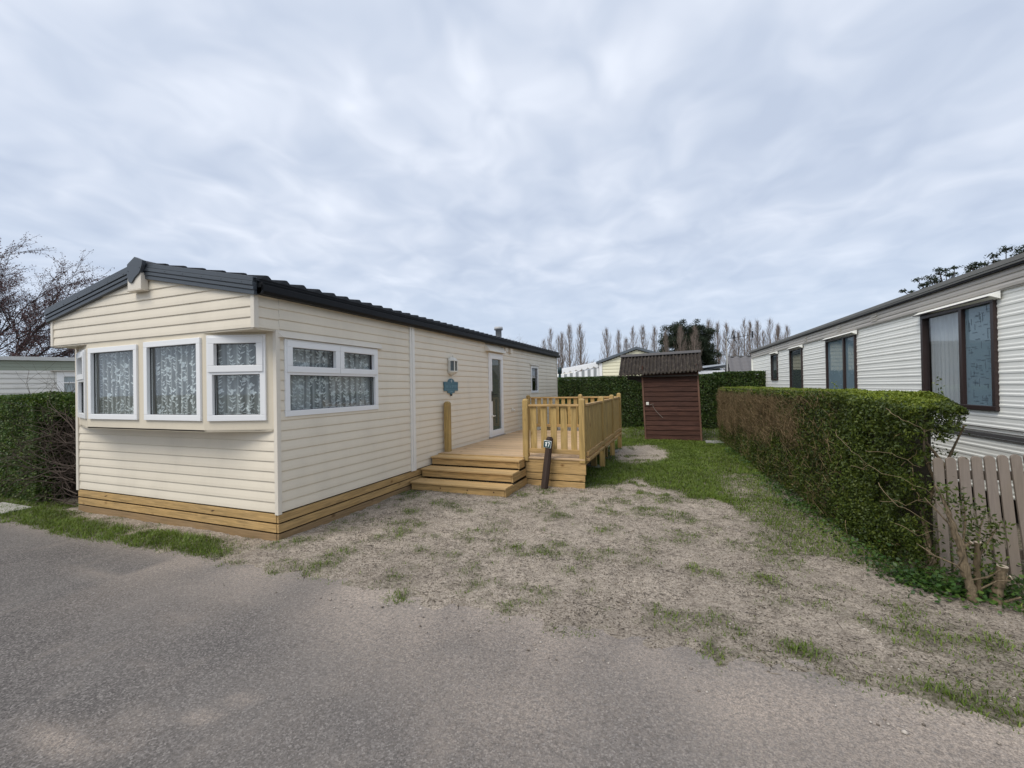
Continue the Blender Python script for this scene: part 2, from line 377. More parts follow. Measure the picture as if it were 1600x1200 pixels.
# ================================================================== THE SETTING
def ground_materials():
    g = mat('far_ground', (.10, .105, .05), .95, spec=.1); n = NB(g); c = n.coord()
    n.col(n.ramp(n.noise(c, 1.1, 6), (.3, (.06, .08, .025)), (.7, (.19, .165, .125)))); M['farground'] = g
    y = mat('sandy_soil', (.35, .30, .25), .95, spec=.1); n = NB(y); c = n.coord()
    a = n.noise(c, 9, 6, .7); b = n.noise(c, 70, 5, .75); big = n.noise(c, .9, 4)
    col = n.ramp(b, (.33, (.15, .122, .096)), (.45, (.50, .42, .335)), (.60, (.76, .655, .54)))
    col = n.mix(n.ramp(a, (.45, 0.0), (.68, .55)), col, (.19, .16, .13))
    sp = n.voro(n.coord('Object', (1, 1.6, 1)), 48); spm = n.noise(c, 6, 3)
    col = n.mix(n.math('MULTIPLY', n.ramp(sp, (.10, 1.0), (.26, 0.0)), n.ramp(spm, (.36, 0.0), (.56, .9))), col, (.055, .045, .034))
    cl = n.noise(n.coord('Object', (.8, 1.25, 1)), 30, 7, .78, .6); gate = n.noise(c, 3.2, 4, .6)
    clm = n.math('MULTIPLY', n.ramp(cl, (.515, 0.0), (.585, 1.0)), n.ramp(gate, (.34, .15), (.60, .95)))
    col = n.mix(clm, col, n.ramp(b, (.35, (.05, .042, .032)), (.65, (.15, .125, .10))))
    col = n.mix(n.ramp(big, (.42, 0.0), (.68, .30)), col, (.25, .21, .175))
    veg = n.attr('veg').outputs['Fac']
    vf = n.math('MULTIPLY', veg, n.ramp(n.noise(c, 26, 5, .7), (.30, .25), (.60, 1.0)))
    col = n.mix(vf, col, n.ramp(n.noise(c, 40, 4), (.3, (.028, .04, .012)), (.7, (.085, .095, .03))))
    n.col(col); n.bump(n.noise(c, 85, 6, .8), .95, .03); M['soil'] = y
    r = mat('dusty_asphalt', (.15, .14, .135), .9, spec=.2); n = NB(r); c = n.coord()
    ag = n.voro(c, 125, 'Color'); sep = n.N.new('ShaderNodeSeparateColor'); n.L.new(ag, sep.inputs[0])
    fine = n.noise(c, 180, 4, .7); big = n.noise(c, .7, 5, .6); med = n.noise(n.coord('Object', (1.6, .6, 1)), 2.4, 5, .65)
    col = n.ramp(sep.outputs[0], (0.0, (.066, .060, .057)), (.45, (.130, .119, .112)), (.82, (.195, .178, .166)), (1.0, (.31, .285, .265)))
    col = n.mix(n.ramp(fine, (.35, .0), (.7, .5)), col, (.085, .079, .074))
    sand = n.attr('sand').outputs['Fac']
    sf = n.math('MULTIPLY', sand, n.ramp(n.noise(c, 42, 6, .75), (.36, .25), (.60, 1.0)))
    col = n.mix(n.ramp(big, (.4, 0.0), (.7, .42)), col, (.22, .203, .187))
    col = n.mix(n.ramp(med, (.55, 0.0), (.76, .45)), col, (.26, .225, .195))
    col = n.mix(sf, col, n.ramp(n.noise(c, 120, 5, .8), (.34, (.12, .10, .08)), (.47, (.38, .315, .26)), (.64, (.60, .505, .42))))
    n.col(col); n.bump(n.math('ADD', sep.outputs[0], fine), .55, .008); M['asphalt'] = r
ground_materials()

mb = MB(); mb.add([(-400, -300, -.06), (400, -300, -.06), (400, 500, -.06), (-400, 500, -.06)], [(0, 1, 2, 3)])
tag(mb.build('ground', M['farground']), kind='structure')

LAWN_EDGE = [(2.55, 3.2), (2.75, 3.25), (2.95, 3.33), (3.12, 3.75), (3.30, 3.95), (3.45, 3.45), (3.68, 3.30), (4.0, 2.95), (4.4, 2.85), (4.6, 2.1), (4.95, 1.6), (5.2, 1.1), (6.5, .6)]
TUFTS = [(1.89, -.60, .16, 1), (.64, -.58, .12, .8), (.86, .02, .12, .8), (.80, -.12, .08, .8), (2.69, .60, .17, 1), (2.98, .29, .10, .8), (4.54, -.33, .13, 1.3),
         (4.50, .62, .17, .9), (5.18, .07, .14, .7), (3.25, -.62, .14, .8), (.11, 2.12, .18, 1), (.3, 1.9, .15, .7), (-.3, -.45, .20, .9), (4.11, -.07, .10, .7), (2.53, .5, .10, .7),
         (1.02, 1.71, .20, .8), (.70, 1.30, .16, .8), (1.35, 1.55, .14, .6), (5.53, .06, .2, .7), (5.3, -.55, .30, 1.0), (5.0, -.62, .16, .7), (5.7, -.35, .3, .8), (4.78, 2.6, .25, .8),
         (3.42, 2.15, .12, .6), (2.75, .83, .14, .7), (4.26, -.40, .06, .7), (4.8, .3, .12, .6), (3.6, 1.0, .12, .5), (2.0, 1.0, .16, .6), (1.5, .3, .12, .6), (2.2, .0, .12, .5),
         (3.9, 1.3, .14, .5), (3.2, 1.5, .12, .5), (4.4, 1.4, .18, .55), (.45, .55, .12, .5), (1.6, 2.0, .14, .5), (4.75, 1.0, .16, .6), (1.1, .9, .14, .6), (5.3, .45, .2, .6)]
def veg(x, y):
    v = 0.0
    # rear lawn
    if 2.2 < x < 7 and y > .4:
        x0_ = x; x = max(x, 2.56)
        e = None
        for (xa, ya), (xb, yb) in zip(LAWN_EDGE, LAWN_EDGE[1:]):
            if xa <= x <= xb: e = ya+(yb-ya)*(x-xa)/(xb-xa)
        if e is not None:
            t = (y-e+.22*fbm(x, y, 3.2, 4))/.35
            v = max(v, min(1, max(0, t))*(1 if x < 4.25 else max(.52, 1-(x-4.25)*1.0) if y < 5 else .85)*(1+.5*fbm(x, y, 4, 21) if y < 5 and x > 4.2 else 1))
        x = x0_
    if y > 3.24 and x > 1.4: v = max(v, .75 if x < 2.56 else v)
    # bare patch by the deck's far end
    d = ((x-3.0)/.65)**2+((y-7.0)/1.5)**2
    if d < 1.6: v *= max(.05, min(1, (d-.5)/.8+.4*fbm(x, y, 3, 8)))
    # verge in front of the home
    if x < .1 and y < .2:
        t = min(1, (.05-x)/.9)*max(0, 1-abs(y+.40+.05*math.sin(x*2))/.30)
        v = max(v, min(1, t*1.8*(1.1+.95*fbm(x, y, 2.6, 2, 4))))
        if x < -3.9: v = max(v, .8)
    for tx, ty, tr, ta in TUFTS:
        q = ((x-tx)**2+((y-ty)*1.15)**2)/(tr*tr)
        if q < 4: v = max(v, .8*ta*math.exp(-q*1.1)*(1+.8*fbm(x, y, 6, 5)))
    # thin growth along the road edge to the right
    if x > 3.6:
        t = math.exp(-((y+.50)/.14)**2)*min(1, max(0, (x-3.6)/1.2)); v = max(v, t*(.45+.6*fbm(x, y, 2.5, 3)))
    if x > 4.45 and y > 1.3: v = max(v, min(.58, (x-4.45)*1.6+.25*fbm(x, y, 3, 31)))
    s = fbm(x, y, 2.6, 12)+.5*fbm(x, y, 8, 15); v = max(v, .55*max(0, s*1.2+.08))
    return max(0, min(1, v))
def road_edge(x): return -.67+.05*fbm(x, 0, .9, 6, 4)
def yard_h(x, y):
    h = .012+.012*fbm(x, y, 1.5, 1)+.013*fbm(x, y, 6, 7, 3)+.008*nz(x, y, 22, 3)
    e = (y-road_edge(x)+.09*fbm(x, y, 6, 11, 4))/.22
    if e < 1: h = h*max(0, e)-.022*(1-max(-1, e)) if e > -1 else -.05
    # gentle bank to the sand by the steps
    h += .03*math.exp(-(((x-.9)/1.2)**2+((y-2.3)/.9)**2))
    return h
def build_yard():
    xs = np.concatenate([np.arange(-14, -6.2, .2), np.arange(-6.2, 6.9, .033), np.arange(6.9, 16, .3)])
    ys = np.concatenate([np.arange(-.95, 4.2, .033), np.arange(4.2, 14, .12), np.arange(14, 30, .6)])
    nx, ny = len(xs), len(ys)
    V = np.zeros((ny, nx, 3)); V[..., 0] = xs[None, :]; V[..., 1] = ys[:, None]
    A = np.zeros((ny, nx))
    for j, y in enumerate(ys):
        for i, x in enumerate(xs):
            V[j, i, 2] = yard_h(x, y)
            A[j, i] = veg(x, y)
    k = (np.arange(ny-1)[:, None]*nx+np.arange(nx-1)[None, :]).ravel()
    F = np.stack([k, k+1, k+nx+1, k+nx], 1)
    o = np_obj('yard_soil', V.reshape(-1, 3), F, M['soil'], smooth=True)
    at = o.data.attributes.new('veg', 'FLOAT', 'POINT'); at.data.foreach_set('value', A.ravel().astype(np.float32))
    tag(o, kind='structure')
build_yard()
def build_road():
    xs = np.concatenate([[-60, -30], np.arange(-12, 9, .08), [15, 30, 60]]); ys = np.concatenate([[-14, -9], np.arange(-5, -.3, .08)])
    nx, ny = len(xs), len(ys); V = np.zeros((ny, nx, 3)); V[..., 0] = xs[None, :]; V[..., 1] = ys[:, None]; A = np.zeros((ny, nx))
    smear = [(1.25, -2.2, .26, .07, .8), (1.45, -2.0, .2, .05, .55), (1.0, -1.75, .18, .03, .5), (2.2, -1.45, .22, .06, .4), (-.8, -1.1, .5, .06, .4), (.1, -.95, .4, .05, .45), (2.9, -1.6, .08, .22, .4), (1.72, -1.86, .10, .05, .8), (1.8, -1.70, .06, .04, .9), (1.83, -1.84, .04, .03, .9), (.6, -1.35, .3, .06, .4), (.78, -.98, .25, .07, .5), (1.55, -2.1, .12, .04, .5), (2.6, -1.9, .1, .2, .3)]
    for j, y in enumerate(ys):
        for i, x in enumerate(xs):
            V[j, i, 2] = .006*fbm(x, y, .6, 2)-.0005
            w = .42 if x < 1 else .42+.42*min(1, (x-1)/2.0)+(.25*min(1, max(0, (x-3.2)/1.5)))
            s = math.exp(-max(0, (-.60-y))/w)*(.80+.75*fbm(x, y, 1.3, 14, 4)) if x > -.6 else math.exp(-max(0, (-.62-y))/.10)*.5
            for sx, sy, a, b, k in smear: s = max(s, k*math.exp(-((x-sx)/a)**2-((y-sy)/b)**2))
            A[j, i] = max(0, min(1, s))
    k = (np.arange(ny-1)[:, None]*nx+np.arange(nx-1)[None, :]).ravel()
    o = np_obj('road', V.reshape(-1, 3), np.stack([k, k+1, k+nx+1, k+nx], 1), M['asphalt'], smooth=True)
    at = o.data.attributes.new('sand', 'FLOAT', 'POINT'); at.data.foreach_set('value', A.ravel().astype(np.float32))
    tag(o, kind='structure')
build_road()

def build_grass():
    rng = np.random.default_rng(5); pts = []; hs = []
    def scatter(x0, x1, y0, y1, n, hmin, hmax, thr=0.0, power=1.5, skip=None):
        X = rng.uniform(x0, x1, n); Y = rng.uniform(y0, y1, n); U = rng.uniform(0, 1, n); H = hmin*.7+(hmax*1.15-hmin*.7)*rng.beta(1.6, 2.6, n)
        for x, y, u, h in zip(X, Y, U, H):
            if skip and skip(x, y): continue
            v = veg(x, y)
            if v > thr and u < v**power: pts.append((x, y, yard_h(x, y)-.003)); hs.append(h*(.55+.6*v))
    scatter(-6.5, .6, -.72, .1, 42000, .02, .05, .15, 1.6, lambda x, y: x > -3.7 and y > -.03)
    scatter(0, 6.2, -.75, 3.3, 170000, .018, .046, .10, 1.4)
    scatter(2.2, 5.2, 3.1, 9.5, 85000, .022, .055, .2, 1.2)
    scatter(1.0, 6.0, 9.5, 13.2, 9000, .05, .10, .2)
    P = np.array(pts); H = np.array(hs); n = len(P)
    an = rng.uniform(0, 2*np.pi, n); ln = rng.uniform(.2, 1.5, n)*H; w = rng.uniform(.0016, .0034, n)*(1+.10*np.maximum(0, P[:, 1]))
    dx = np.stack([np.cos(an), np.sin(an), np.zeros(n)], 1); sd = np.stack([-np.sin(an), np.cos(an), np.zeros(n)], 1)
    up = np.array([[0, 0, 1.]])
    b0 = P-sd*w[:, None]; b1 = P+sd*w[:, None]; mid = P+dx*(ln*.35)[:, None]+up*(H*.62)[:, None]
    m0 = mid-sd*(w*.8)[:, None]; m1 = mid+sd*(w*.8)[:, None]; tip = P+dx*ln[:, None]+up*(H*.95)[:, None]
    V = np.stack([b0, b1, m1, m0, tip], 1).reshape(-1, 3); k = np.arange(n)*5
    o = np_obj('grass', V, [np.stack([k, k+1, k+2, k+3], 1), np.stack([k+3, k+2, k+4], 1)], M['grass'])
    tag(o, 'short patchy green grass growing on the sandy plot and verge', 'grass', kind='stuff')
    # dead leaf and twig litter over the sand
    n = 56000; X = rng.uniform(-.6, 6, n); Y = rng.uniform(-.62, 3.6, n)
    keep = [i for i in range(n) if not (X[i] < .05 and Y[i] > -.02) and nz(X[i], Y[i], 1.7, 5)+.7*nz(X[i], Y[i], 6, 2) > rng.uniform(-.55, .55)]
    P = np.array([(X[i], Y[i], yard_h(X[i], Y[i])+.004) for i in keep])
    V, F = leaves_np(rng, P, np.tile([[0, 0, 1.]], (len(P), 1)), (.009+.02*rng.uniform(0, 1, len(P))**2), .0065, .3)
    ns = 260; sx = rng.uniform(-.3, 5.8, ns); sy = rng.uniform(-.7, 3.2, ns); ok = ~((sx < .1) & (sy > -.05)); sx, sy = sx[ok], sy[ok]; an = rng.uniform(0, 6.28, len(sx)); ll = rng.uniform(.03, .11, len(sx))
    sz = np.array([yard_h(a, b)+.006 for a, b in zip(sx, sy)]); P0 = np.stack([sx, sy, sz], 1); P1 = P0+np.stack([np.cos(an)*ll, np.sin(an)*ll, rng.uniform(-.004, .012, len(sx))], 1)
    V2, F2 = sticks_np(P0, P1, .0022, .0012, 4); F = [F, F2+len(V)]; V = np.concatenate([V, V2])
    o = np_obj('leaf_litter', V, F, M['litter']); tag(o, 'dark dead leaf bits scattered over the pale sand', 'leaf litter', kind='stuff')
build_grass()
def clods():
    rng = np.random.default_rng(8); n = 2600; X = rng.uniform(-.5, 6, n); Y = rng.uniform(-.9, 3.3, n)
    V = []; F = []; ico = [(0, 0, 1), (.9, 0, .2), (.2, .85, .1), (-.8, .4, .15), (-.6, -.7, .2), (.4, -.85, .1), (0, 0, -.5)]
    fc = [(0, 1, 2), (0, 2, 3), (0, 3, 4), (0, 4, 5), (0, 5, 1), (6, 2, 1), (6, 3, 2), (6, 4, 3), (6, 5, 4), (6, 1, 5)]
    k = 0
    for x, y in zip(X, Y):
        if x < .1 and y > -.1: continue
        s = rng.uniform(.003, .010) if rng.random() < .975 else rng.uniform(.011, .019); a = rng.uniform(0, 6.28); z = yard_h(x, y) if y > road_edge(x) else .002
        for p in ico: V.append((x+s*(p[0]*math.cos(a)-p[1]*math.sin(a)), y+s*(p[0]*math.sin(a)+p[1]*math.cos(a)), z+s*.6*p[2]*rng.uniform(.7, 1.2)))
        F += [[k+i for i in f] for f in fc]; k += 7
    mt = mat('sand_clod', (.36, .31, .26), .95, spec=.1); n = NB(mt); n.col(n.ramp(n.rnd(), (0.0, (.12, .10, .08)), (.5, (.35, .30, .25)), (1.0, (.55, .5, .44))))
    o = np_obj('pebbles', np.array(V), np.array(F), mt); tag(o, 'small clods and pebbles lying on the sand and road edge', 'pebbles', kind='stuff')
clods()

# ================================================================== siding
def siding(mb, u0, u1, z0, z1, holes=(), course=.1065, lip=.0105, base=None, prof=None, top=None):
    """lapped boards over a wall in the mb frame; holes (u0,u1,z0,z1); top(u)->z clips a gable"""
    base = z0 if base is None else base
    prof = prof or [(0, lip*.75), (.05, lip), (.35, lip*.85), (.72, lip*.35), (.93, 0), (1, 0)]
    us = sorted({u0, u1, *[h for q in holes for h in q[:2] if u0 < h < u1]})
    for a, b in zip(us, us[1:]):
        zr = [(z0, z1)]
        for h in holes:
            if h[0] <= a+1e-6 and h[1] >= b-1e-6:
                nr = []
                for s, e in zr:
                    if h[2] > s: nr.append((s, min(e, h[2])))
                    if h[3] < e: nr.append((max(s, h[3]), e))
                zr = [q for q in nr if q[1]-q[0] > 1e-4]
        for s, e in zr:
            i = math.floor((s-base)/course-1e-6); pts = []
            while base+i*course < e:
                for (t, d), (t2, d2) in zip(prof, prof[1:]):
                    za = base+(i+t)*course; zb = base+(i+t2)*course
                    if zb <= s or za >= e: continue
                    if not pts or abs(pts[-1][0]-max(za, s)) > 1e-6 or abs(pts[-1][1]-d) > 1e-6:
                        d_s = d+(d2-d)*max(0, (s-za)/(zb-za)); pts.append((max(za, s), d_s))
                    d_e = d+(d2-d)*min(1, (e-za)/(zb-za)); pts.append((min(zb, e), d_e))
                i += 1
            n = len(pts)
            mb.add([(a, d, z) for z, d in pts]+[(b, d, z) for z, d in pts], [(k, k+1, n+k+1, n+k) for k in range(n-1)])

def frame_ring(mb, u0, u1, z0, z1, w, d0, d1, inner=.0):
    mb.box(u0, u1, d0, d1, z0, z0+w); mb.box(u0, u1, d0, d1, z1-w, z1)
    mb.box(u0, u0+w, d0, d1, z0+w, z1-w); mb.box(u1-w, u1, d0, d1, z0+w, z1-w)
def lace_curtain(fr, u0, u1, z0, z1, d, parent, seed, pattern=True, hem=True, drapes=()):
    rng = random.Random(seed); nu = max(24, int((u1-u0)/.012)); nv = 10
    o, U, N, Z = fr
    ph = rng.uniform(0, 6); fq = rng.uniform(.085, .115)
    def fold(u): return .010*math.sin(2*math.pi*u/fq+ph+.9*math.sin(u*7+ph))+.006*math.sin(2*math.pi*u/(fq*.47)+ph*2)
    def dens(u):
        v = .5+.5*math.sin(2*math.pi*u/fq+ph+1.2+.9*math.sin(u*7+ph)); v = v**5*.75+.10
        for a, b, k in drapes:
            if a < u < b: v = max(v, k*(.7+.3*math.sin(u*95)))
        return v
    V = []; D = []
    for j in range(nv+1):
        z = z0+(z1-z0)*j/nv
        for i in range(nu+1):
            u = u0+(u1-u0)*i/nu; p = o+U*u+N*(d+fold(u))+Z*z; V.append(tuple(p))
            hh = (z-z0)
            D.append(min(1, dens(u)))
    k = (np.arange(nv)[:, None]*(nu+1)+np.arange(nu)[None, :]).ravel()
    F = [list(q) for q in np.stack([k, k+1, k+nu+2, k+nu+1], 1)]; mi = [0]*len(F)
    def leaf(u, z, ang, L, W):
        b = len(V); ca, sa = math.cos(ang), math.sin(ang); pts = [(0, 0), (L*.35, W*.5), (L*.75, W*.38), (L, 0), (L*.75, -W*.38), (L*.35, -W*.5)]
        for x, y in pts:
            uu = u+x*ca-y*sa; zz = z+x*sa+y*ca
            uu = min(max(uu, u0+.002), u1-.002); zz = min(max(zz, z0+.002), z1-.002)
            V.append(tuple(o+U*uu+N*(d+fold(uu)+.004)+Z*zz)); D.append(1)
        F.append([b+i for i in range(6)]); mi.append(1)
    if pattern:
        u = u0+rng.uniform(.03, .08)
        while u < u1-.02:
            z = z0+.06; amp = rng.uniform(.012, .025); p0 = rng.uniform(0, 6); side = 1
            while z < z1-.01:
                uu = u+amp*math.sin(z*16+p0)
                leaf(uu, z, math.pi/2+rng.uniform(-.3, .3), .036, .0045)
                a = math.pi/2-side*rng.uniform(.5, 1.15); leaf(uu, z, a, rng.uniform(.035, .062), rng.uniform(.011, .016))
                if rng.random() < .5: leaf(uu, z, math.pi/2+side*rng.uniform(.4, 1.1), rng.uniform(.03, .05), .011)
                if rng.random() < .16:
                    for q in range(4): leaf(uu+side*.03, z, rng.uniform(0, 1)+q*1.3, .034, .021)
                side = -side; z += rng.uniform(.026, .044)
            u += rng.uniform(.085, .125)
        # curls and scalloped hem
        if hem:
            for q in range(int((u1-u0)/.012)):
                uu = u0+q*.012; hz_ = .028+.022*abs(math.sin(uu*math.pi/.13+ph))
                leaf(uu, z0+.003, math.pi/2, hz_, .0125)
                if q % 3 == 0: leaf(uu, z0+hz_+.03+.02*math.sin(q), math.sin(q*1.7)*1.2, .03, .005)
    me = np_free('curtain', V, F, mi, [M['net'] if pattern else M['drape'], M['lace']], parent)
    at = me.data.attributes.new('dens', 'FLOAT', 'POINT'); at.data.foreach_set('value', np.array(D, np.float32))
    for p in me.data.polygons: p.use_smooth = p.material_index == 0
    return me
def np_free(name, V, F, mi, mats, parent):
    w = WORIG[parent.name]; me = bpy.data.meshes.new(name); me.from_pydata([tuple(Vector(v)-w) for v in V], [], F)
    for x in mats: me.materials.append(x)
    me.polygons.foreach_set('material_index', mi); me.update()
    o = bpy.data.objects.new(name, me); C.objects.link(o); o.parent = parent; WORIG[o.name] = w; return o

# ================================================================== LEFT MOBILE HOME
W, LEN, ZC = 3.7, 10.83, .305
ZE = 2.535; BAY = -.244
home = thing('mobile_home', 'cream clad static mobile home with dark roof, bay windows and pine skirting', 'mobile home', (-1.85, 5.4, 0))
RX = -1.80
def roofz(x): return 3.03-.198*abs(x-RX) if x > RX else 3.03-.190*abs(x-RX)
SIDE = (Vector((0, 0, 0)), Vector((0, 1, 0)), Vector((1, 0, 0)), Vector((0, 0, 1)))
FRONT = (Vector((0, 0, 0)), Vector((1, 0, 0)), Vector((0, -1, 0)), Vector((0, 0, 1)))
WIN = (.085, 1.585, 1.300, 2.132); DOOR = (5.27, 6.06, .49, 2.34); WIN2 = (8.13, 8.78, 1.40, 2.17)
def home_shell():
    s = MB(*SIDE)
    holes = [WIN, DOOR, WIN2]
    siding(s, .03, LEN-.03, ZC, 2.64, holes, base=ZC)
    s.build('side_wall', M['cream'], home, recalc=False)
    f = MB(*FRONT); siding(f, -W+.03, -.03, ZC, 1.16, (), base=ZC)
    f.build('front_wall', M['cream'], home, recalc=False)
    # unseen sides
    b = MB(); b.box(-W, -W+.04, .0, LEN, ZC, 2.6); b.prism([(-W+.04, ZC), (-.04, ZC), (-.04, 2.62), (-1.8, 2.95), (-W+.04, 2.6)], LEN-.04, LEN)
    b.build('rear_wall', M['cream'], home)
    i = MB(); i.box(-W+.05, -.03, .03, LEN-.05, ZC+.02, ZC+.10); i.box(-W+.06, -.9, 3.6, 3.66, ZC, 2.6); i.box(-1.2, -1.14, 3.66, LEN-.06, ZC, 2.6)
    i.build('interior', M['interior'], home)
    # corner posts and joint strip
    t = MB(); t.box(-.032, .018, -.02, .03, ZC-.02, 2.205); t.build('corner_trim', M['creampale'], home, .004)
    t = MB(); t.box(-W-.02, -W+.035, -.02, .03, ZC-.02, 2.205); t.build('corner_trim', M['creampale'], home, .004)
    t = MB(); t.box(-.03, .022, LEN-.03, LEN+.02, ZC-.02, 2.62); t.build('corner_trim', M['creampale'], home, .004)
    t = MB(); t.box(0, .026, 2.345, 2.385, ZC-.01, ZE+.06); t.box(0, .034, 2.387, 2.432, ZC-.01, ZE+.06); t.box(0, .026, 2.434, 2.47, ZC-.01, ZE+.06)
    t.build('joint_strip', mat('pale_joint', (.80, .77, .71), .45), home, .003)
    # gable box
    g = MB((0, BAY, 0), (1, 0, 0), (0, -1, 0))
    us = np.linspace(-W+.02, -.03, 75)
    for a, c in zip(us, us[1:]):
        siding(g, a, c, 2.21, min(roofz(a), roofz(c))-.06, (), base=2.21)
    g.build('gable', M['cream'], home, recalc=False)
    r = MB((0, 0, 0), (0, 1, 0), (1, 0, 0)); siding(r, BAY+.02, .03, 2.21, 2.64, (), base=ZC+.1065*18-.012)
    r.build('gable_return', M['cream'], home, recalc=False)
    r = MB(); r.box(-.035, .018, BAY-.018, BAY+.035, 2.205, 2.66); r.build('corner_trim', M['creampale'], home, .004)
    r = MB(); r.box(-W-.018, -W+.035, BAY-.018, BAY+.035, 2.205, 2.64); r.build('corner_trim', M['creampale'], home, .004)
    sf = MB(); sf.box(-W, 0, BAY, .05, 2.195, 2.212); sf.build('soffit', M['creamflat'], home)
    l = MB(); l.box(-W-.005, -W+.02, BAY+.02, .03, 2.21, 2.6); l.build('gable_return', M['cream'], home)
home_shell()

BP = [(-W+.035, -.006), (-2.92, BAY), (-.76, BAY), (-.035, -.006)]
ZS0, ZS1 = 1.155, 2.196
def bay():
    # three flat facets with openings
    wins = []
    for i in range(3):
        a = Vector((*BP[i], 0)); b = Vector((*BP[i+1], 0)); U = (b-a).normalized(); L = (b-a).length; N = Vector((U.y, -U.x, 0))
        fr = (a, U, N, Vector((0, 0, 1)))
        if i == 0: ws = [(.08, L-.05, 1.272, 2.135, 'split')]
        elif i == 1: ws = [(.055, 1.035, 1.272, 2.140, 'single'), (1.165, L-.03, 1.272, 2.155, 'single')]
        else: ws = [(.045, .685, 1.270, 2.17, 'split')]
        p = MB(*fr); us = [0]+[q for w in ws for q in w[:2]]+[L]
        for k in range(0, len(us), 2): p.box(us[k], us[k+1], -.03, 0, ZS0, ZS1)
        for w in ws: p.box(w[0], w[1], -.03, 0, ZS0, w[2]); p.box(w[0], w[1], -.03, 0, w[3], ZS1)
        p.build('bay_panel', M['creamflat'], home)
        wins += [(fr, w) for w in ws]
    # underside of the bay and its drip lip
    u = MB(); pts = BP; n = 4
    u.add([(x, y, ZS0+.004) for x, y in pts]+[(x, y, ZS0+.02) for x, y in pts], [(0, 1, 2, 3), (7, 6, 5, 4)]+[(i, (i+1) % n, n+(i+1) % n, n+i) for i in range(n)])
    u.build('bay_floor', M['creamflat'], home)
    for k, (fr, w) in enumerate(wins): window(fr, w[0], w[1], w[2], w[3], w[4], 40+k)
def window(fr, u0, u1, z0, z1, kind, seed, parent=None, curtain=True):
    parent = parent or home; fw = .062
    f = MB(*fr); f.box(u0, u1, -.04, .022, z0, z0+fw); f.box(u0, u1, -.04, .022, z1-fw, z1)
    f.box(u0, u0+fw, -.04, .022, z0+fw, z1-fw); f.box(u1-fw, u1, -.04, .022, z0+fw, z1-fw)
    zt = z0+(z1-z0)*.565; zones = []
    if kind in ('split', 'triple'):
        f.box(u0+fw, u1-fw, -.04, .022, zt-.024, zt+.024)
    wobj = f.build('window', M['pvc'], parent, .004)
    sashes = []
    if kind == 'split': sashes = [(u0+.022, u1-.022, zt+.004, z1-.02)]
    if kind == 'triple':
        um = (u0+u1)/2+.03; sashes = [(u0+.022, um, zt+.004, z1-.02), (um+.005, u1-.022, zt+.004, z1-.02)]
    for s in sashes:
        sb = MB(*fr); frame_ring(sb, *s, .068, -.03, .034); sb.build('sash', M['pvc'], wobj, .004)
    # gaskets
    g = MB(*fr); inn = []
    if kind == 'single': inn = [(u0+fw, u1-fw, z0+fw, z1-fw)]
    else: inn = [(u0+fw, u1-fw, z0+fw, zt-.024)]+[(s[0]+.068, s[1]-.068, s[2]+.068, s[3]-.068) for s in sashes]
    for q in inn: frame_ring(g, q[0]-.003, q[1]+.003, q[2]-.003, q[3]+.003, .008, -.022, -.012)
    g.build('gasket', M['gasket'], wobj)
    p = MB(*fr)
    for q in inn: p.box(q[0]-.002, q[1]+.002, -.024, -.020, q[2]-.002, q[3]+.002)
    p.build('pane', M['glass'], wobj)
    if curtain:
        dr = {'triple': [(u0, u0+.42, .8), (u1-.22, u1, .75)], 'split': [(u0, u0+.24, .55)], 'single': [(u0+.02, u0+.06, .7), (u0+.5, u0+.55, .5)]}[kind]
        lace_curtain(fr, u0+.03, u1-.03, z0+.03, z1-.03, -.085, wobj, seed, drapes=dr)
    return wobj
bay()
window(SIDE, *WIN, 'triple', 61)
window(SIDE, *WIN2, 'single', 62, curtain=False)
def canopy(fr, u0, u1, z0, z1, d, m, parent, name='window_canopy'):
    c = MB(*fr); e = .05
    c.add([(u0, .005, z1), (u1, .005, z1), (u1-.01, d, z0), (u0+e*1.2, d, z0), (u0, .005, z0), (u1, .005, z0)],
          [(0, 1, 2, 3), (0, 3, 4), (1, 5, 2), (3, 2, 5, 4), (0, 4, 5, 1)])
    return c.build(name, m, parent)
canopy(SIDE, -.012, 1.665, 2.138, 2.212, .055, M['creampale'], home)
canopy(SIDE, 5.10, 6.10, 2.365, 2.53, .12, M['creampale'], home, 'door_canopy')
canopy(SIDE, 8.03, 8.86, 2.18, 2.225, .06, M['creampale'], home)
def home_door():
    u0, u1, z0, z1 = DOOR
    f = MB(*SIDE); frame_ring(f, u0, u1, z0, z1, .055, -.03, .03); d = f.build('door', M['pvc'], home, .004)
    l = MB(*SIDE); frame_ring(l, u0+.045, u1-.045, z0+.045, z1-.045, .085, -.02, .042); l.build('door_leaf', M['pvc'], d, .004)
    p = MB(*SIDE); p.box(u0+.12, u1-.12, -.004, .002, z0+.12, z1-.12); p.build('pane', M['doorglass'], d)
    b = MB(*SIDE); b.box(u0+.1, u1-.1, -.07, -.065, z0+.1, z1-.1); b.build('blind', mat('door_blind', (.36, .38, .34), .8), d)
    h = MB(*SIDE); h.box(u0+.07, u0+.105, .042, .052, 1.27, 1.49); h.box(u0+.08, u0+.098, .052, .10, 1.405, 1.425); h.box(u0+.08, u0+.22, .09, .104, 1.403, 1.427)
    h.build('handle', M['black'], d, .003)
    k = MB(*SIDE); k.box(u0+.06, u0+.12, .042, .075, .93, .965); k.box(u0+.10, u0+.22, .06, .072, .935, .95); k.build('door_catch', M['whiteplas'], d, .004)
    s = MB(*SIDE); s.box(u0-.02, u1+.02, .0, .06, z0-.03, z0); s.build('door_sill', M['metal'], d, .003)
home_door()
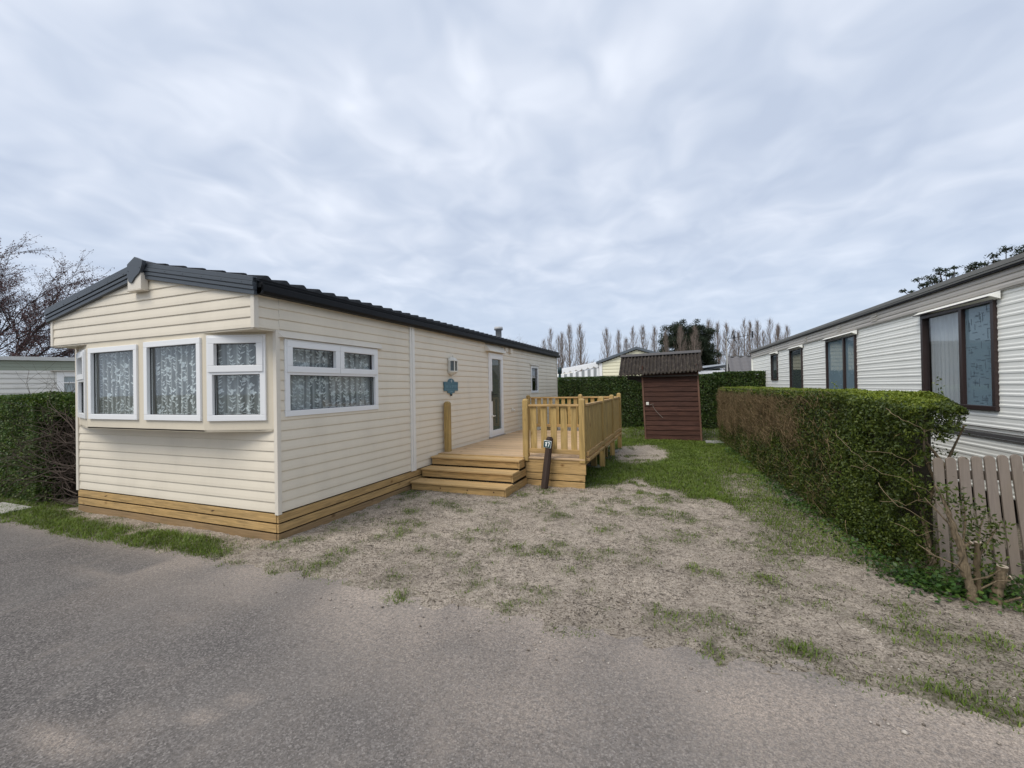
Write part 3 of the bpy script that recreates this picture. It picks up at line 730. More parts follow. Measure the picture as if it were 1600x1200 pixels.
def home_roof():
    # ribbed tile-effect sheets, both pitches
    ys = np.arange(-.29, LEN+.06, .0275); t = ys/.22; wav = .040*np.maximum(0, np.sin(2*np.pi*t))**.8+.006*np.sin(2*np.pi*t)
    V = []; F = []; ny = len(ys)
    for side in (1, -1):
        xe = .085 if side == 1 else -W-.085; rows = []
        n = 6
        for k in range(n):
            for s in (0, 1):                        # each course drops a little lip at its lower end
                q = (k+s)/n; x = RX+(xe-RX)*q; rows.append((x, roofz(min(max(x, -W-.1), .1))+.012+(.018 if s else 0)-(.0)))
        b0 = len(V)
        for x, z in rows:
            for j in range(ny): V.append((x, ys[j], z+wav[j]))
        for a in range(len(rows)-1):
            for j in range(ny-1): F.append((b0+a*ny+j, b0+a*ny+j+1, b0+(a+1)*ny+j+1, b0+(a+1)*ny+j))
        # eave edge face
        b1 = len(V); x, z = rows[-1]
        for j in range(ny): V.append((x, ys[j], z-.03))
        for j in range(ny-1): F.append((b0+(len(rows)-1)*ny+j, b0+(len(rows)-1)*ny+j+1, b1+j+1, b1+j))
    rf = np_obj('roof', np.array(V), np.array(F), M['tile'], home)
    c = MB(); c.smooth = False
    c.prism([(RX-.14, roofz(RX)-.005), (RX, roofz(RX)+.045), (RX+.14, roofz(RX)-.005), (RX+.14, roofz(RX)+.02), (RX, roofz(RX)+.075), (RX-.14, roofz(RX)+.02)], -.29, LEN+.06)
    c.build('ridge_cap', M['tile'], rf)
    g = MB((0, 0, 0), (0, 1, 0), (1, 0, 0))
    g.prism_u([(.02, 2.535), (.10, 2.535), (.125, 2.56), (.125, 2.625), (.105, 2.628), (.105, 2.60), (.02, 2.60)], -.255, LEN+.05)
    g.box(-.255, -.24, .02, .125, 2.535, 2.64); g.prism_u([(.02, 2.60), (.07, 2.60), (.09, 2.685), (.02, 2.69)], -.25, LEN+.05)
    g.build('gutter', M['gutter'], home, .004)
    g = MB((-W, 0, 0), (0, 1, 0), (-1, 0, 0)); g.prism_u([(.02, 2.52), (.10, 2.52), (.115, 2.55), (.115, 2.61), (.02, 2.66)], -.24, LEN+.05); g.build('gutter', M['gutter'], home)
    # barge boards: an upper flat, a shadow groove and a lower lip
    for sgn, xe in ((1, .055), (-1, -W-.06)):
        b = MB()
        def strip(o0, o1, d0, d1):
            ze = roofz(xe); zr = roofz(RX)
            b.prism([(RX, zr+o0), (xe, ze+o0), (xe, ze+o1), (RX, zr+o1)], d0, d1)
        strip(.035, -.012, -.300, BAY-.005); strip(-.014, -.052, -.306, BAY-.005); strip(-.060, -.095, -.298, BAY-.005); strip(-.05, -.062, -.285, BAY-.005)
        strip(-.099, -.142, -.288, BAY-.005)
        for q in np.linspace(.12, .92, 6):
            x = RX+(xe-RX)*q; z = roofz(RX)+(roofz(xe)-roofz(RX))*q-.033; b.lathe((0, 0, 0), [], 3) if False else b.box(x-.005, x+.005, -.311, -.305, z-.005, z+.005)
        b.build('barge_board', M['anthracite'], home, .003)
    sh = [(-1.745, 3.105), (-1.600, 3.050), (-1.612, 3.0), (-1.645, 2.942), (-1.665, 2.915), (-1.705, 2.895), (-1.755, 2.866), (-1.782, 2.838), (-1.80, 2.822), (-1.838, 2.820), (-1.866, 2.843), (-1.872, 2.876), (-1.893, 2.942), (-1.882, 3.035)]
    s = MB(); s.prism(sh, -.345, -.308); s.box(-1.868, -1.858, -.349, -.344, 2.95, 2.96); s.box(-1.662, -1.652, -.349, -.344, 2.97, 2.98)
    s.build('ridge_end_cap', M['anthracite'], home, .006)
    v = MB(); v.box(-1.905, -1.66, -.33, BAY-.01, 2.742, 2.93); v.box(-1.915, -1.65, -.335, BAY-.008, 2.730, 2.741); v.build('vent_box', M['creampale'], home, .005)
    fl = MB(); fl.lathe((-.90, 8.0, 2.80), [(.085, 0), (.085, .40), (.10, .40), (.10, .405), (.088, .405)], 20); fl.lathe((-.90, 8.0, 3.21), [(.0, .09), (.12, .085), (.125, .0), (.1, 0), (.0, 0)], 20)
    fl.lathe((-.90, 8.0, 2.78), [(.2, 0), (.12, .08), (.085, .12)], 20)
    fl.build('flue', mat('flue_metal', (.45, .45, .45), .5), home)
home_roof()
def home_skirt():
    hs = [(.0, .082), (.101, .184), (.203, .290)]
    for k, (a, b) in enumerate(hs):
        m0 = M['skirtdull'] if k == 0 else M['woodx']; m1 = M['skirtdully'] if k == 0 else M['woody']
        f = MB(); f.box(-W+.01, -.024, -.012, .016, a, b); f.build('skirt_board', m0, home, .003)
        s = MB(); s.box(-.022, .006, -.006, LEN, a-.003, b); s.build('skirt_board', m1, home, .003)
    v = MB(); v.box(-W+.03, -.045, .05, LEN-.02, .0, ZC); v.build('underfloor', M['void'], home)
    km = mat('wood_knot', (.06, .03, .018), .8)
    for x, z in ((-3.05, .253), (-1.0, .245)):
        n = MB(); n.prism([(x-.035, z-.004), (x-.01, z-.008), (x+.03, z+.006), (x+.034, z+.012), (x, z+.008)], -.0145, -.0118); n.build('knot', km, home)
    # vent and pipe stub on the side
    b = MB(*SIDE); b.box(6.22, 6.42, .012, .03, 2.42, 2.53); b.box(6.50, 6.62, .012, .06, 2.40, 2.52); b.build('vent', M['creampale'], home, .004)
    t = MB(); t.lathe((0, 0, 0), [(.001, 0)], 3) if False else None
    t.tube([(.01, 6.64, 1.01), (.06, 6.64, 1.01), (.07, 6.66, .985)], .016, 8); t.box(.01, .02, 6.60, 6.70, .965, 1.06); t.build('tap', M['whiteplas'], home, .003)
home_skirt()

def wall_lamp():
    c = Vector((.015, 3.62, 1.82))
    t = thing('wall_lantern', 'white half-lantern wall lamp on the cream siding above the teal plaque', 'wall lamp', (.015, 3.62, 1.80))
    f = MB(); cx, cy = .075, 3.62
    f.box(.012, .03, cy-.10, cy+.10, 1.845, 2.12)
    n = 4; rr = .085
    angs = [math.radians(a) for a in (-80, -30, 30, 80)]
    for a in angs:
        x, y = .035+rr*1.15*math.cos(a), cy+rr*1.25*math.sin(a); f.tube([(x, y, 1.885), (x, y, 2.07)], .011, 6)
    hexp = [(.02, cy-.11)]+[(.035+rr*1.3*math.cos(a), cy+rr*1.4*math.sin(a)) for a in angs]+[(.02, cy+.11)]
    def slab(z0, z1, s0=1, s1=1):
        k = len(hexp); q = lambda p, s: (.02+(p[0]-.02)*s, cy+(p[1]-cy)*s)
        f.add([(*q(p, s0), z0) for p in hexp]+[(*q(p, s1), z1) for p in hexp], [tuple(range(k)), tuple(range(2*k-1, k-1, -1))]+[(i, (i+1) % k, k+(i+1) % k, k+i) for i in range(k)])
    slab(2.065, 2.085); slab(2.085, 2.125, .95, .62); slab(2.125, 2.15, .6, .15); slab(1.87, 1.888); slab(1.83, 1.87, .62, .95); slab(1.80, 1.83, .2, .55)
    f.tube([(.06, cy, 2.14), (.06, cy, 2.185)], [.012, .004], 8); f.tube([(.05, cy, 1.81), (.05, cy, 1.775)], [.016, .004], 8)
    f.build('lamp_frame', M['whiteplas'], t, .002)
    g = MB(); k = [( .035+rr*1.0*math.cos(a), cy+rr*1.12*math.sin(a)) for a in angs]
    for (a, b) in zip(k, k[1:]): g.add([(a[0], a[1], 1.888), (b[0], b[1], 1.888), (b[0], b[1], 2.066), (a[0], a[1], 2.066)], [(0, 1, 2, 3)])
    g.build('lamp_glass', M['darkglass'], t)
    b = MB(); b.lathe((.065, cy, 1.89), [(.012, 0), (.014, .04), (.028, .07), (.028, .10), (.012, .13), (0, .135)], 10); b.build('bulb', mat('lamp_bulb', (.6, .6, .58), .3), t)
wall_lamp()
def plaque():
    cy = 3.60
    t = thing('name_plaque', 'teal cartouche name plaque screwed to the cream siding under the lantern', 'plaque', (.015, cy, 1.6))
    fr = ((.016, cy, 1.60), (0, 1, 0), (1, 0, 0), (0, 0, 1))
    pts = [(-.255, .085), (-.13, .085)]+[(-.115*math.cos(a), .085+.065*math.sin(a)) for a in np.linspace(0, math.pi, 9)]+[(.13, .085), (.255, .085), (.255, .04), (.245, -.01), (.255, -.075), (.13, -.075), (.12, -.115), (.04, -.115), (.03, -.14), (-.03, -.14), (-.04, -.115), (-.12, -.115), (-.13, -.075), (-.255, -.075), (-.245, -.01), (-.255, .04)]
    # drop duplicates of arch ends
    p = MB(*fr); p.prism(pts, 0, .014); p.build('plate', M['teal'], t, .002)
    q = MB(*fr)
    frame_ring(q, -.235, .235, -.058, .070, .005, .014, .017)
    rng = random.Random(3); x = -.20
    while x < .19:
        w = rng.uniform(.014, .026)
        if not -.03 < x < .0:
            q.box(x, x+.006, .014, .017, -.02, .032); q.box(x+.006, x+w, .014, .017, rng.choice((-.02, .004, .026)), rng.choice((.012, .031))) if rng.random() < .9 else None
        x += w+.012
    q.box(-.05, .06, .014, .017, -.098, -.078)
    q.build('lettering', M['tealpale'], t)
    e = MB(*fr); e.prism([(.0, .075), (.026, .105), (.0, .135), (-.026, .105)], .014, .018); e.build('emblem', mat('grey_emblem', (.38, .43, .46), .5), t)
    s = MB(*fr); s.box(-.018, .018, .0, .02, -.165, -.138); s.build('bracket', M['black'], t)
plaque()

# ================================================================== DECK AND STEPS
DZ = .465
deck = thing('timber_deck', 'new pine deck with picket railings along the cream home', 'deck', (1.3, 5.2, 0))
def rail_post(x, y, z0, z1, w=.09, parent=None):
    p = MB(); h = w/2; p.box(x-h, x+h, y-h, y+h, z0, z1-.035)
    p.add([(x-h, y-h, z1-.035), (x+h, y-h, z1-.035), (x+h, y+h, z1-.035), (x-h, y+h, z1-.035), (x-h*.55, y-h*.55, z1-.008), (x+h*.55, y-h*.55, z1-.008), (x+h*.55, y+h*.55, z1-.008), (x-h*.55, y+h*.55, z1-.008)],
          [(0, 1, 5, 4), (1, 2, 6, 5), (2, 3, 7, 6), (3, 0, 4, 7), (4, 5, 6, 7)])
    return p.build('post', M['woodz'], parent or deck, .006)
def build_deck():
    rng = random.Random(2); y = 3.13
    b = MB()
    while y < 7.12:
        w = .142; x1 = 1.575 if y < 3.2 else 2.49
        b.box(.03+rng.uniform(0, .01), x1, y, y+w, DZ-.028, DZ+rng.uniform(-.0015, .0015)); y += w+.005
    b.build('deck_boards', M['deckb'], deck, .003)
    # front fascia boards on the right of the steps
    for z0, z1, x1 in ((.385, DZ-.03, 2.545), (.222, .380, 2.555), (.118, .212, 2.54), (.008, .102, 2.535)):
        f = MB(); f.box(1.585, x1, 3.185, 3.215, z0, z1); f.build('fascia_board', M['woodx'], deck, .003)
    f = MB(); f.box(1.585, 2.535, 3.20, 3.215, -.04, -.003); f.build('fascia_board', M['skirtdull'], deck, .003)
    f = MB(); f.box(1.585, 2.545, 3.17, 3.30, DZ-.028, DZ-.002); f.build('deck_edge_board', M['deckb'], deck, .003)
    f = MB(); f.box(.03, 1.58, 3.10, 3.128, DZ-.16, DZ-.002); f.build('fascia_board', M['woodx'], deck, .003)
    # joists and legs
    for y0 in (3.30, 4.80, 6.02, 7.06):
        j = MB(); j.box(.08, 2.44, y0-.03, y0+.03, DZ-.17, DZ-.03); j.build('joist', M['woodx'], deck, .003)
    s = MB(); s.box(2.45, 2.485, 3.22, 7.12, DZ-.155, DZ-.03); s.build('rim_joist', M['woody'], deck, .003)
    for x, y0, m_ in ((2.33, 5.02, 'woodz'), (2.36, 6.14, 'woodz'), (2.38, 7.06, 'woodz'), (1.2, 5.02, 'woodz'), (1.2, 6.1, 'woodz')):
        l = MB(); l.box(x-.05, x+.05, y0-.05, y0+.05, .02, DZ-.17); l.build('support_leg', M[m_], deck, .004)
        q = MB(); q.box(x-.16, x+.13, y0-.16, y0+.16, -.02, .03); q.build('pad', mat('concrete_pad', (.30, .29, .27), .9), deck, .006)
    # posts
    rail_post(1.60, 3.20, .40, 1.392); rail_post(2.505, 3.215, .40, 1.392, .088)
    rail_post(2.545, 4.70, .09, 1.385); rail_post(2.545, 5.95, .10, 1.385); rail_post(2.545, 7.11, .10, 1.40)
    rail_post(.27, 7.12, .42, 1.37); rail_post(1.62, 7.12, .42, 1.38)
    rail_post(.09, 3.34, .40, 1.35, .095)
    # railing runs: rails and pickets
    def run(ax, a0, a1, c, n, zt=1.29, zb=.52, wob=0.0, seed=1, w=.10, zpt=None):
        rg = random.Random(seed); mt_r = M['woodx'] if ax == 0 else M['woody']
        t = MB(); bt = MB()
        z_t = zt
        if ax == 0: t.box(a0, a1, c-.03, c+.03, z_t-.035, z_t); bt.box(a0, a1, c-.02, c+.02, zb, zb+.07)
        else: t.box(c-.03, c+.03, a0, a1, z_t-.035, z_t); bt.box(c-.02, c+.045, a0, a1, zb, zb+.065); bt.box(c-.02, c+.055, a0, a1, zb-.075, zb-.035)
        t.build('top_rail', mt_r, deck, .004); bt.build('bottom_rail', mt_r, deck, .004)
        for k in range(n):
            q = a0+(a1-a0)*(k+.5)/n+rg.uniform(-.006, .006); ww = w*rg.uniform(.9, 1.08)
            p = MB()
            if ax == 0: p.box(q-ww/2, q+ww/2, c+.004, c+.024, zb+.02, z_t-.036)
            else: p.box(c-.012, c+.010, q-ww/2, q+ww/2, zb+.02, z_t-.036)
            p.build('picket', M['woodz'], deck, .003)
    run(0, 1.645, 2.46, 3.205, 5, 1.295, .525, w=.10)
    run(1, 3.262, 4.655, 2.545, 9, 1.295, .50, seed=2, w=.135); run(1, 4.745, 5.905, 2.545, 8, 1.30, .50, seed=3, w=.13); run(1, 5.995, 7.065, 2.545, 7, 1.305, .505, seed=4, w=.13)
    run(0, .315, 1.575, 7.12, 8, 1.31, .56, seed=5, w=.095); run(0, 1.665, 2.50, 7.12, 5, 1.315, .56, seed=6, w=.095)
build_deck()
steps = thing('timber_steps', 'three pine steps leading up to the deck beside the home', 'steps', (.85, 2.7, 0))
def build_steps():
    for k, (yn, zt, xl, xr) in enumerate(((2.27, .160, .035, 1.615), (2.565, .305, .035, 1.605), (2.86, .448, .035, 1.600))):
        t = MB(); dp = .29 if k < 2 else .245; t.box(xl, xr, yn, yn+dp/2-.003, zt-.027, zt); t.box(xl, xr, yn+dp/2+.003, yn+dp, zt-.027, zt); t.build('tread', M['tread'], steps, .004)
        r = MB(); r.box(xl+.01, xr-.035, yn+.028, yn+.056, zt-.128, zt-.035); r.build('riser', M['woodx'], steps, .003)
        g = MB(); g.box(xl+.03, xr-.05, yn+.06, yn+.07, zt-.145, zt-.027); g.build('gap_shade', M['void'], steps)  # near-black sheet added as the shade in the gaps round each riser
        s = MB(); s.box(xr-.032, xr-.005, yn+.028, 3.12 if k == 2 else 3.18, zt-.135, zt-.03); s.build('side_board', M['woody'], steps, .003)
    km = mat('step_knot', (.07, .03, .015), .8)
    for x in (.55, 1.0, 1.42):
        n = MB(); n.prism([(x+.011*math.cos(a), .086+.012*math.sin(a)) for a in np.linspace(0, 5.6, 9)], 2.2965, 2.2985); n.build('knot', km, steps)
build_steps()

def number_post():
    t = thing('plot_number_post', 'dark brown timber post leaning on the deck front with number plate', 'number post', (1.935, 3.02, 0))
    p = MB(); base = Vector((1.93, 3.02, -.03)); top = Vector((2.02, 3.09, .80)); N = Vector((-.15, -1, 0)).normalized()
    ax = (top-base).normalized(); U = ax.cross(N).normalized(); Nn = U.cross(ax); L = (top-base).length
    fr = (base, U if U.x > 0 else -U, -Nn if Nn.y > 0 else Nn, ax)
    fr = (fr[0], fr[1], fr[2], fr[3])
    p = MB(*fr); h = .052
    sec = [(-h, -.04), (-h, .0), (-h*.6, .032), (0, .042), (h*.6, .032), (h, 0), (h, -.04)]
    zs = [0, L*.35, L*.7, L-.03, L]; sc = [1, 1.02, .96, .95, .6]; n = len(sec); vv = []
    for z, s in zip(zs, sc): vv += [(a*s, b*s, z) for a, b in sec]
    f = [(i*n+k, i*n+(k+1) % n, (i+1)*n+(k+1) % n, (i+1)*n+k) for i in range(4) for k in range(n)]+[tuple(range(n)), tuple(range(4*n, 5*n))]
    p.add(vv, f); p.build('post', M['darkpost'], t)
    zc = L-.115; q = MB(*fr); q.box(-.063, .063, .040, .050, zc-.055, zc+.055); q.build('number_plate', M['whitemark'], t, .006)
    d = MB(*fr); d.box(-.057, .057, .0495, .0525, zc-.049, zc+.049); pl = d.build('plate_face', M['platedark'], t)
    w = MB(*fr); w.box(-.028, -.006, .0523, .0545, zc-.033, zc+.033); w.add([(-.040, .0540, zc+.018), (-.028, .0540, zc+.018), (-.028, .0540, zc+.033)], [(0, 1, 2)])
    w.box(.004, .042, .0523, .0545, zc+.019, zc+.033)
    w.add([(.030, .0545, zc+.0188), (.042, .0545, zc+.0188), (.026, .0545, zc-.033), (.013, .0545, zc-.033)], [(0, 1, 2, 3)])
    w.build('numerals', M['whitemark'], t)
number_post()

# ================================================================== SHED
def build_shed():
    t = thing('garden_shed', 'small red-brown timber shed with mossy corrugated roof, leaning left', 'shed', (3.68, 10.2, 0))
    lean = -.035
    o = Vector((2.96, 9.46, 0)); U = Vector((1, .012, 0)).normalized(); N = Vector((U.y, -U.x, 0)); Z = Vector((lean, 0, 1))
    wd, ht, dp = 1.455, 1.915, 1.5
    rng = random.Random(4)
    fr = (o, U, N, Z)
    f = MB(*fr); nb = 14; bh = (ht-.03)/nb
    for k in range(nb):
        z0 = .03+k*bh; jit = rng.uniform(-.004, .004)
        f.add([(0.01, -.02, z0), (wd-.01, -.02, z0), (wd-.01, .028+jit, z0+.004), (.01, .028+jit, z0+.004), (.01, -.02, z0+bh+.01), (wd-.01, -.02, z0+bh+.01), (wd-.01, .008, z0+bh+.01), (.01, .008, z0+bh+.01)],
              [(0, 1, 2, 3), (4, 5, 6, 7), (2, 3, 7, 6), (0, 3, 7, 4), (1, 2, 6, 5)])
    f.build('front_wall', M['shedwood'], t)
    b = MB(*fr); b.box(.0, .03, -dp, -.02, .03, ht+.2); b.box(wd-.03, wd, -dp, -.02, .03, ht+.2); b.box(.03, wd-.03, -dp, -dp+.03, .03, ht); b.build('side_wall', M['shedwood'], t)
    for u in (-.02, wd-.025):
        c = MB(*fr); c.box(u, u+.045, -.01, .036, .0, ht+.02); c.build('corner_batten', M['shedtrim'], t, .004)
    bs = MB(*fr); bs.box(-.01, wd+.02, -.03, .02, -.02, .03); bs.build('base_board', M['shedtrim'], t)
    # corrugated roof: eave toward the plot, ridge behind, overhang to the left
    u0, u1 = -.63, wd+.13; us = np.linspace(u0, u1, 300); V = []; F = []
    eave = (.20, 1.845, .09); ridge = (-.72, 2.45, .05)
    rows = []
    for q in np.linspace(0, 1, 8): rows.append((eave[0]+(ridge[0]-eave[0])*q, eave[1]+(ridge[1]-eave[1])*q, eave[2]+(ridge[2]-eave[2])*q))
    n = len(us); mbx = MB(*fr)
    for d, z, tilt in rows:
        for u in us:
            frac = (u-u0)/(u1-u0); V.append(tuple(mbx.p(u, d, z+tilt*frac+.030*math.sin(2*math.pi*(u-u0)/.098))))
    for r_ in range(len(rows)-1):
        for k in range(n-1): F.append((r_*n+k, r_*n+k+1, (r_+1)*n+k+1, (r_+1)*n+k))
    mt = mat('mossy_fibre_cement', (.10, .085, .075), .95, spec=.15); nb_ = NB(mt); c = nb_.coord()
    col = nb_.ramp(nb_.noise(c, 7, 6, .7), (.3, (.018, .015, .014)), (.55, (.055, .046, .040)), (.78, (.17, .14, .11)))
    col = nb_.mix(nb_.ramp(nb_.noise(c, 17, 5, .7), (.55, 0.0), (.72, .75)), col, (.085, .075, .03))
    nb_.col(col); nb_.bump(nb_.noise(c, 40, 5, .7), .6, .01)
    ro = np_obj('roof', np.array(V), np.array(F), mt, t, smooth=True)
    sm = ro.modifiers.new('thick', 'SOLIDIFY'); sm.thickness = .012
    rc = MB(*fr); zr = ridge[1]+.05
    rc.add([(u0-.02, -.60, zr-.075), (u1+.02, -.60, zr-.075+.05), (u1+.02, -.74, zr+.055), (u0-.02, -.74, zr+.005), (u0-.02, -.88, zr-.06), (u1+.02, -.88, zr-.01)], [(0, 1, 2, 3), (3, 2, 5, 4)])
    r2 = rc.build('ridge_cap', mat('ridge_cap_grey', (.085, .08, .078), .8), t); r2.modifiers.new('thick', 'SOLIDIFY').thickness = .015
    bk = MB(*fr); bk.add([(u0, -.74, ridge[1]), (u1, -.74, ridge[1]+.05), (u1, -1.65, 1.95), (u0, -1.65, 1.90)], [(0, 1, 2, 3)]); bk.build('rear_roof', mt, t)
    v = MB(*fr); v.box(u0-.02, u0+.0, -.74, .18, 1.80, 1.835); v.box(-.4, wd, .10, .13, 1.79, 1.83); v.add([(-.02, 0, 1.78), (-.40, 0, 1.82), (-.02, 0, 1.62)], [(0, 1, 2)]); v.box(-.40, -.02, -.3, .02, 1.72, 1.82)
    v.build('roof_batten', mat('dark_batten', (.03, .024, .02), .9), t)
    s = MB(*fr); s.box(.07, .145, .03, .075, 1.0, 1.085); s.build('switch_box', M['whiteplas'], t, .008)
    s = MB(*fr); s.smooth = True; s.tube([(.16, .04, .99), (.20, .045, 1.02), (.26, .045, 1.04), (.245, .045, .98), (.29, .05, .88), (.38, .05, .76), (.46, .05, .68), (.50, .05, .64)], .007, 6); s.build('cable', mat('grey_cable', (.24, .20, .17), .7), t)
build_shed()

# ================================================================== HEDGES
def face_pts(rng, n, A, B, z0, z1, normal, depth=.05, bulge=.035, seed=0, zfun=None):
    """random points on the vertical face A->B"""
    A = np.array(A, float); B = np.array(B, float); t = rng.uniform(0, 1, n); h = rng.uniform(0, 1, n)
    P = np.zeros((n, 3)); P[:, :2] = A+(B-A)*t[:, None]
    zt = np.array([zfun(a) for a in t]) if zfun else np.full(n, z1)
    P[:, 2] = z0+(zt-z0)*h; N = np.tile(np.array(normal, float), (n, 1))
    bl = np.array([mnoise.noise(Vector((p[0]*2.3+seed, p[1]*2.3, p[2]*2.6))) for p in P])
    P += N*(bl*bulge-rng.exponential(depth, n))[:, None]
    return P, N, t, h
def top_pts(rng, n, Q, z, bulge=.02, zfun=None, depth=.025, seed=0):
    a, b, c, d = [np.array(q, float) for q in Q]; s = rng.uniform(0, 1, n)[:, None]; t = rng.uniform(0, 1, n)[:, None]
    P2 = (a*(1-s)+b*s)*(1-t)+(d*(1-s)+c*s)*t; P = np.zeros((n, 3)); P[:, :2] = P2
    zt = np.array([zfun(q) for q in s[:, 0]]) if zfun else np.full(n, z)
    bl = np.array([mnoise.noise(Vector((p[0]*3+seed, p[1]*3, 5.))) for p in P])
    edge = np.minimum(t, 1-t)[:, 0]; P[:, 2] = zt+bl*bulge-rng.exponential(depth, n)-.06*np.exp(-edge/.06)
    return P, np.tile([[0, 0, 1.]], (n, 1)), s[:, 0]
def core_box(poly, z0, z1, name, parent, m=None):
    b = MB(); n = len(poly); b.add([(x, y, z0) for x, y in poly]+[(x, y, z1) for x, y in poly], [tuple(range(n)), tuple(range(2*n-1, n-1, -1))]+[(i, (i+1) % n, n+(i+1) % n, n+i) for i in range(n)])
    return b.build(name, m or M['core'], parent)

def right_hedge():
    rng = np.random.default_rng(11); rg = random.Random(6)
    t = thing('privet_hedge', 'long clipped privet hedge with browned twiggy face beside the white home', 'hedge', (5.5, 5.2, 0), 'hedges round the plot')
    A = (4.84, 9.6); B = (5.40, 2.1); Cc = (5.58, 1.05); D = (6.28, 1.75); E = (5.72, 9.6)
    nf = np.array([-7.5, -.56, 0]); nf /= np.linalg.norm(nf)
    nc = np.array([-1.05, -.18, 0]); nc /= np.linalg.norm(nc); ne = np.array([.7, -.7, 0]); ne /= np.linalg.norm(ne)
    zf = lambda s: 1.475-.02*s
    P = []; N = []
    p, n_, tt, hh = face_pts(rng, 62000, A, B, .06, 1.46, nf, .05, .05, 1)
    # the browned stretch keeps few leaves
    sst = lambda x: min(1, max(0, x))**2*(3-2*min(1, max(0, x)))
    br = np.array([sst((1.0-a+.25*mnoise.noise(Vector((a*6, h*3, 1))))/.22)*sst((h-.22-.35*max(0, (a-.35))+.16*mnoise.noise(Vector((a*9, h*2, 3))))/.3)*sst((.96-h+.05*mnoise.noise(Vector((a*30, 0, 4))))/.07) for a, h in zip(tt, hh)])
    keep = rng.uniform(0, 1, len(p)) > br*.66; P.append(p[keep]); N.append(n_[keep])
    twp = p[rng.uniform(0, 1, len(p)) < .40*np.maximum(br, .07)]
    def thin(p, h):                                   # gaps toward the open near end
        g = np.array([mnoise.noise(Vector((q[1]*6, q[2]*5, 2.))) for q in p]); return g+.56 > .55*np.clip((2.0-p[:, 1])/1.0, 0, 1)*(1-.9*(h > .80))
    p, n_, tt, hh = face_pts(rng, 23000, B, Cc, .05, 1.44, nc, .06, .06, 2, lambda a: 1.455-.10*a); k = thin(p, hh); P.append(p[k]); N.append(n_[k])
    p, n_, tt, hh = face_pts(rng, 11000, Cc, D, .35, 1.34, ne, .10, .08, 3, lambda a: 1.345-.02*a); k = (np.array([mnoise.noise(Vector((q[0]*7, q[2]*6, 9.))) for q in p])+.1 > .42*(hh < .78)); P.append(p[k]); N.append(n_[k])
    p, n_, s = top_pts(rng, 36000, (A, B, (6.25, 2.1), E), 1.47, .03, zf); P.append(p); N.append(n_)
    p, n_, s = top_pts(rng, 9000, (B, Cc, D, (6.25, 2.1)), 1.45, .035, lambda s: 1.455-.115*s); P.append(p); N.append(n_)
    p, n_, tt, hh = face_pts(rng, 4000, E, A, .05, 1.45, (0, 1, 0), .05, .05, 4); P.append(p); N.append(n_)
    p, n_, tt, hh = face_pts(rng, 9000, (6.25, 2.1), E, .8, 1.45, (1, .05, 0), .05, .05, 5); P.append(p); N.append(n_)
    # shoots standing above the clipped top
    for sx, sy, h_ in ((5.83, 1.15, .16), (5.62, 2.9, .07), (5.6, 1.5, .05)):
        q = rng.normal(0, 1, (16, 3))*[.016, .016, 0]+[sx, sy, 0]; q[:, 2] = 1.38+np.linspace(0, h_+.05, 16)+(.07 if sy > 2 else 0); P.append(q); N.append(rng.normal(0, 1, (16, 3)))
    P = np.concatenate(P); N = np.concatenate(N)
    V, F = leaves_np(rng, P, N, .034, .017, .75)
    skylit = (P[:, 2] > 1.40-.10*np.clip((2.0-P[:, 1]), 0, 1))&(N[:, 2] > .5)  # upward leaves near the top get the leaf colour with skylight painted in
    np_obj('foliage', V, F, [M['hedge'], M['hedgetop']], t, mi=np.concatenate([skylit, skylit]).astype(int))
    core_box([(A[0]+.13, A[1]-.1), (B[0]+.13, B[1]), (B[0]+.17, B[1]-.45), (6.1, 1.95), (6.15, 2.1), (E[0]-.1, E[1]-.1)], 0, 1.36, 'dark_core', t)
    # twigs: the brown clipped ends
    n = len(twp); d = rng.normal(0, .35, (n, 3))+nf*.35+np.array([0, -.35, .75]); d /= np.linalg.norm(d, axis=1)[:, None]
    L = rng.uniform(.06, .17, n)[:, None]; V, F = sticks_np(twp-d*L*.5+nf*.03, twp+d*L*.5+nf*.03, .0028, .0014)
    V2, F2 = leaves_np(rng, twp[::2]+rng.normal(0, .02, (len(twp[::2]), 3)), np.tile(nf, (len(twp[::2]), 1)), .028, .011, .8)
    q0, q1, ra, rb = [], [], [], []
    for k in range(46):
        y = rg.uniform(.95, 2.2); a = Vector((5.40+(2.1-y)*.17+rg.uniform(-.03, .12), y, rg.uniform(.15, 1.3))); L = rg.uniform(.12, .35); d = Vector((rg.uniform(-.25, .25)+.05, rg.uniform(-.8, .2), rg.uniform(-.2, .5)))
        for i in range(4):
            b = a+d*L/4+Vector((rg.gauss(0, .008), rg.gauss(0, .008), rg.gauss(0, .012))); q0.append(tuple(a)); q1.append(tuple(b)); ra.append(.0024*(1-.18*i)); rb.append(.0024*(1-.18*(i+1))); a = b
    V3, F3 = sticks_np(q0, q1, ra, rb, 4)
    np_obj('twigs', np.concatenate([V, V2, V3]), [np.concatenate([F, F3+len(V)+len(V2)]), F2+len(V)], M['twig'], t)
    # long pale twigs and stems
    s = MB()
    for pts in ([(5.24, 1.55, 1.09), (5.27, 1.3, 1.0), (5.30, 1.02, .905)], [(5.42, 1.16, .74), (5.44, .95, .62), (5.52, .80, .57), (5.66, .74, .48)], [(5.42, .98, 1.36), (5.45, .86, 1.28), (5.50, .75, 1.24), (5.62, .72, 1.19)],
                [(5.46, 1.25, .55), (5.6, 1.0, .62), (5.74, .9, .66)], [(5.33, 1.5, .8), (5.42, 1.2, .83), (5.55, .98, .78), (5.7, .9, .70)], [(5.40, 1.35, .95), (5.5, 1.1, .98), (5.62, .95, .90)], [(5.5, 1.05, .42), (5.6, .95, .38), (5.7, .93, .44)]):
        q = [Vector(a) for a in pts]; cv = []
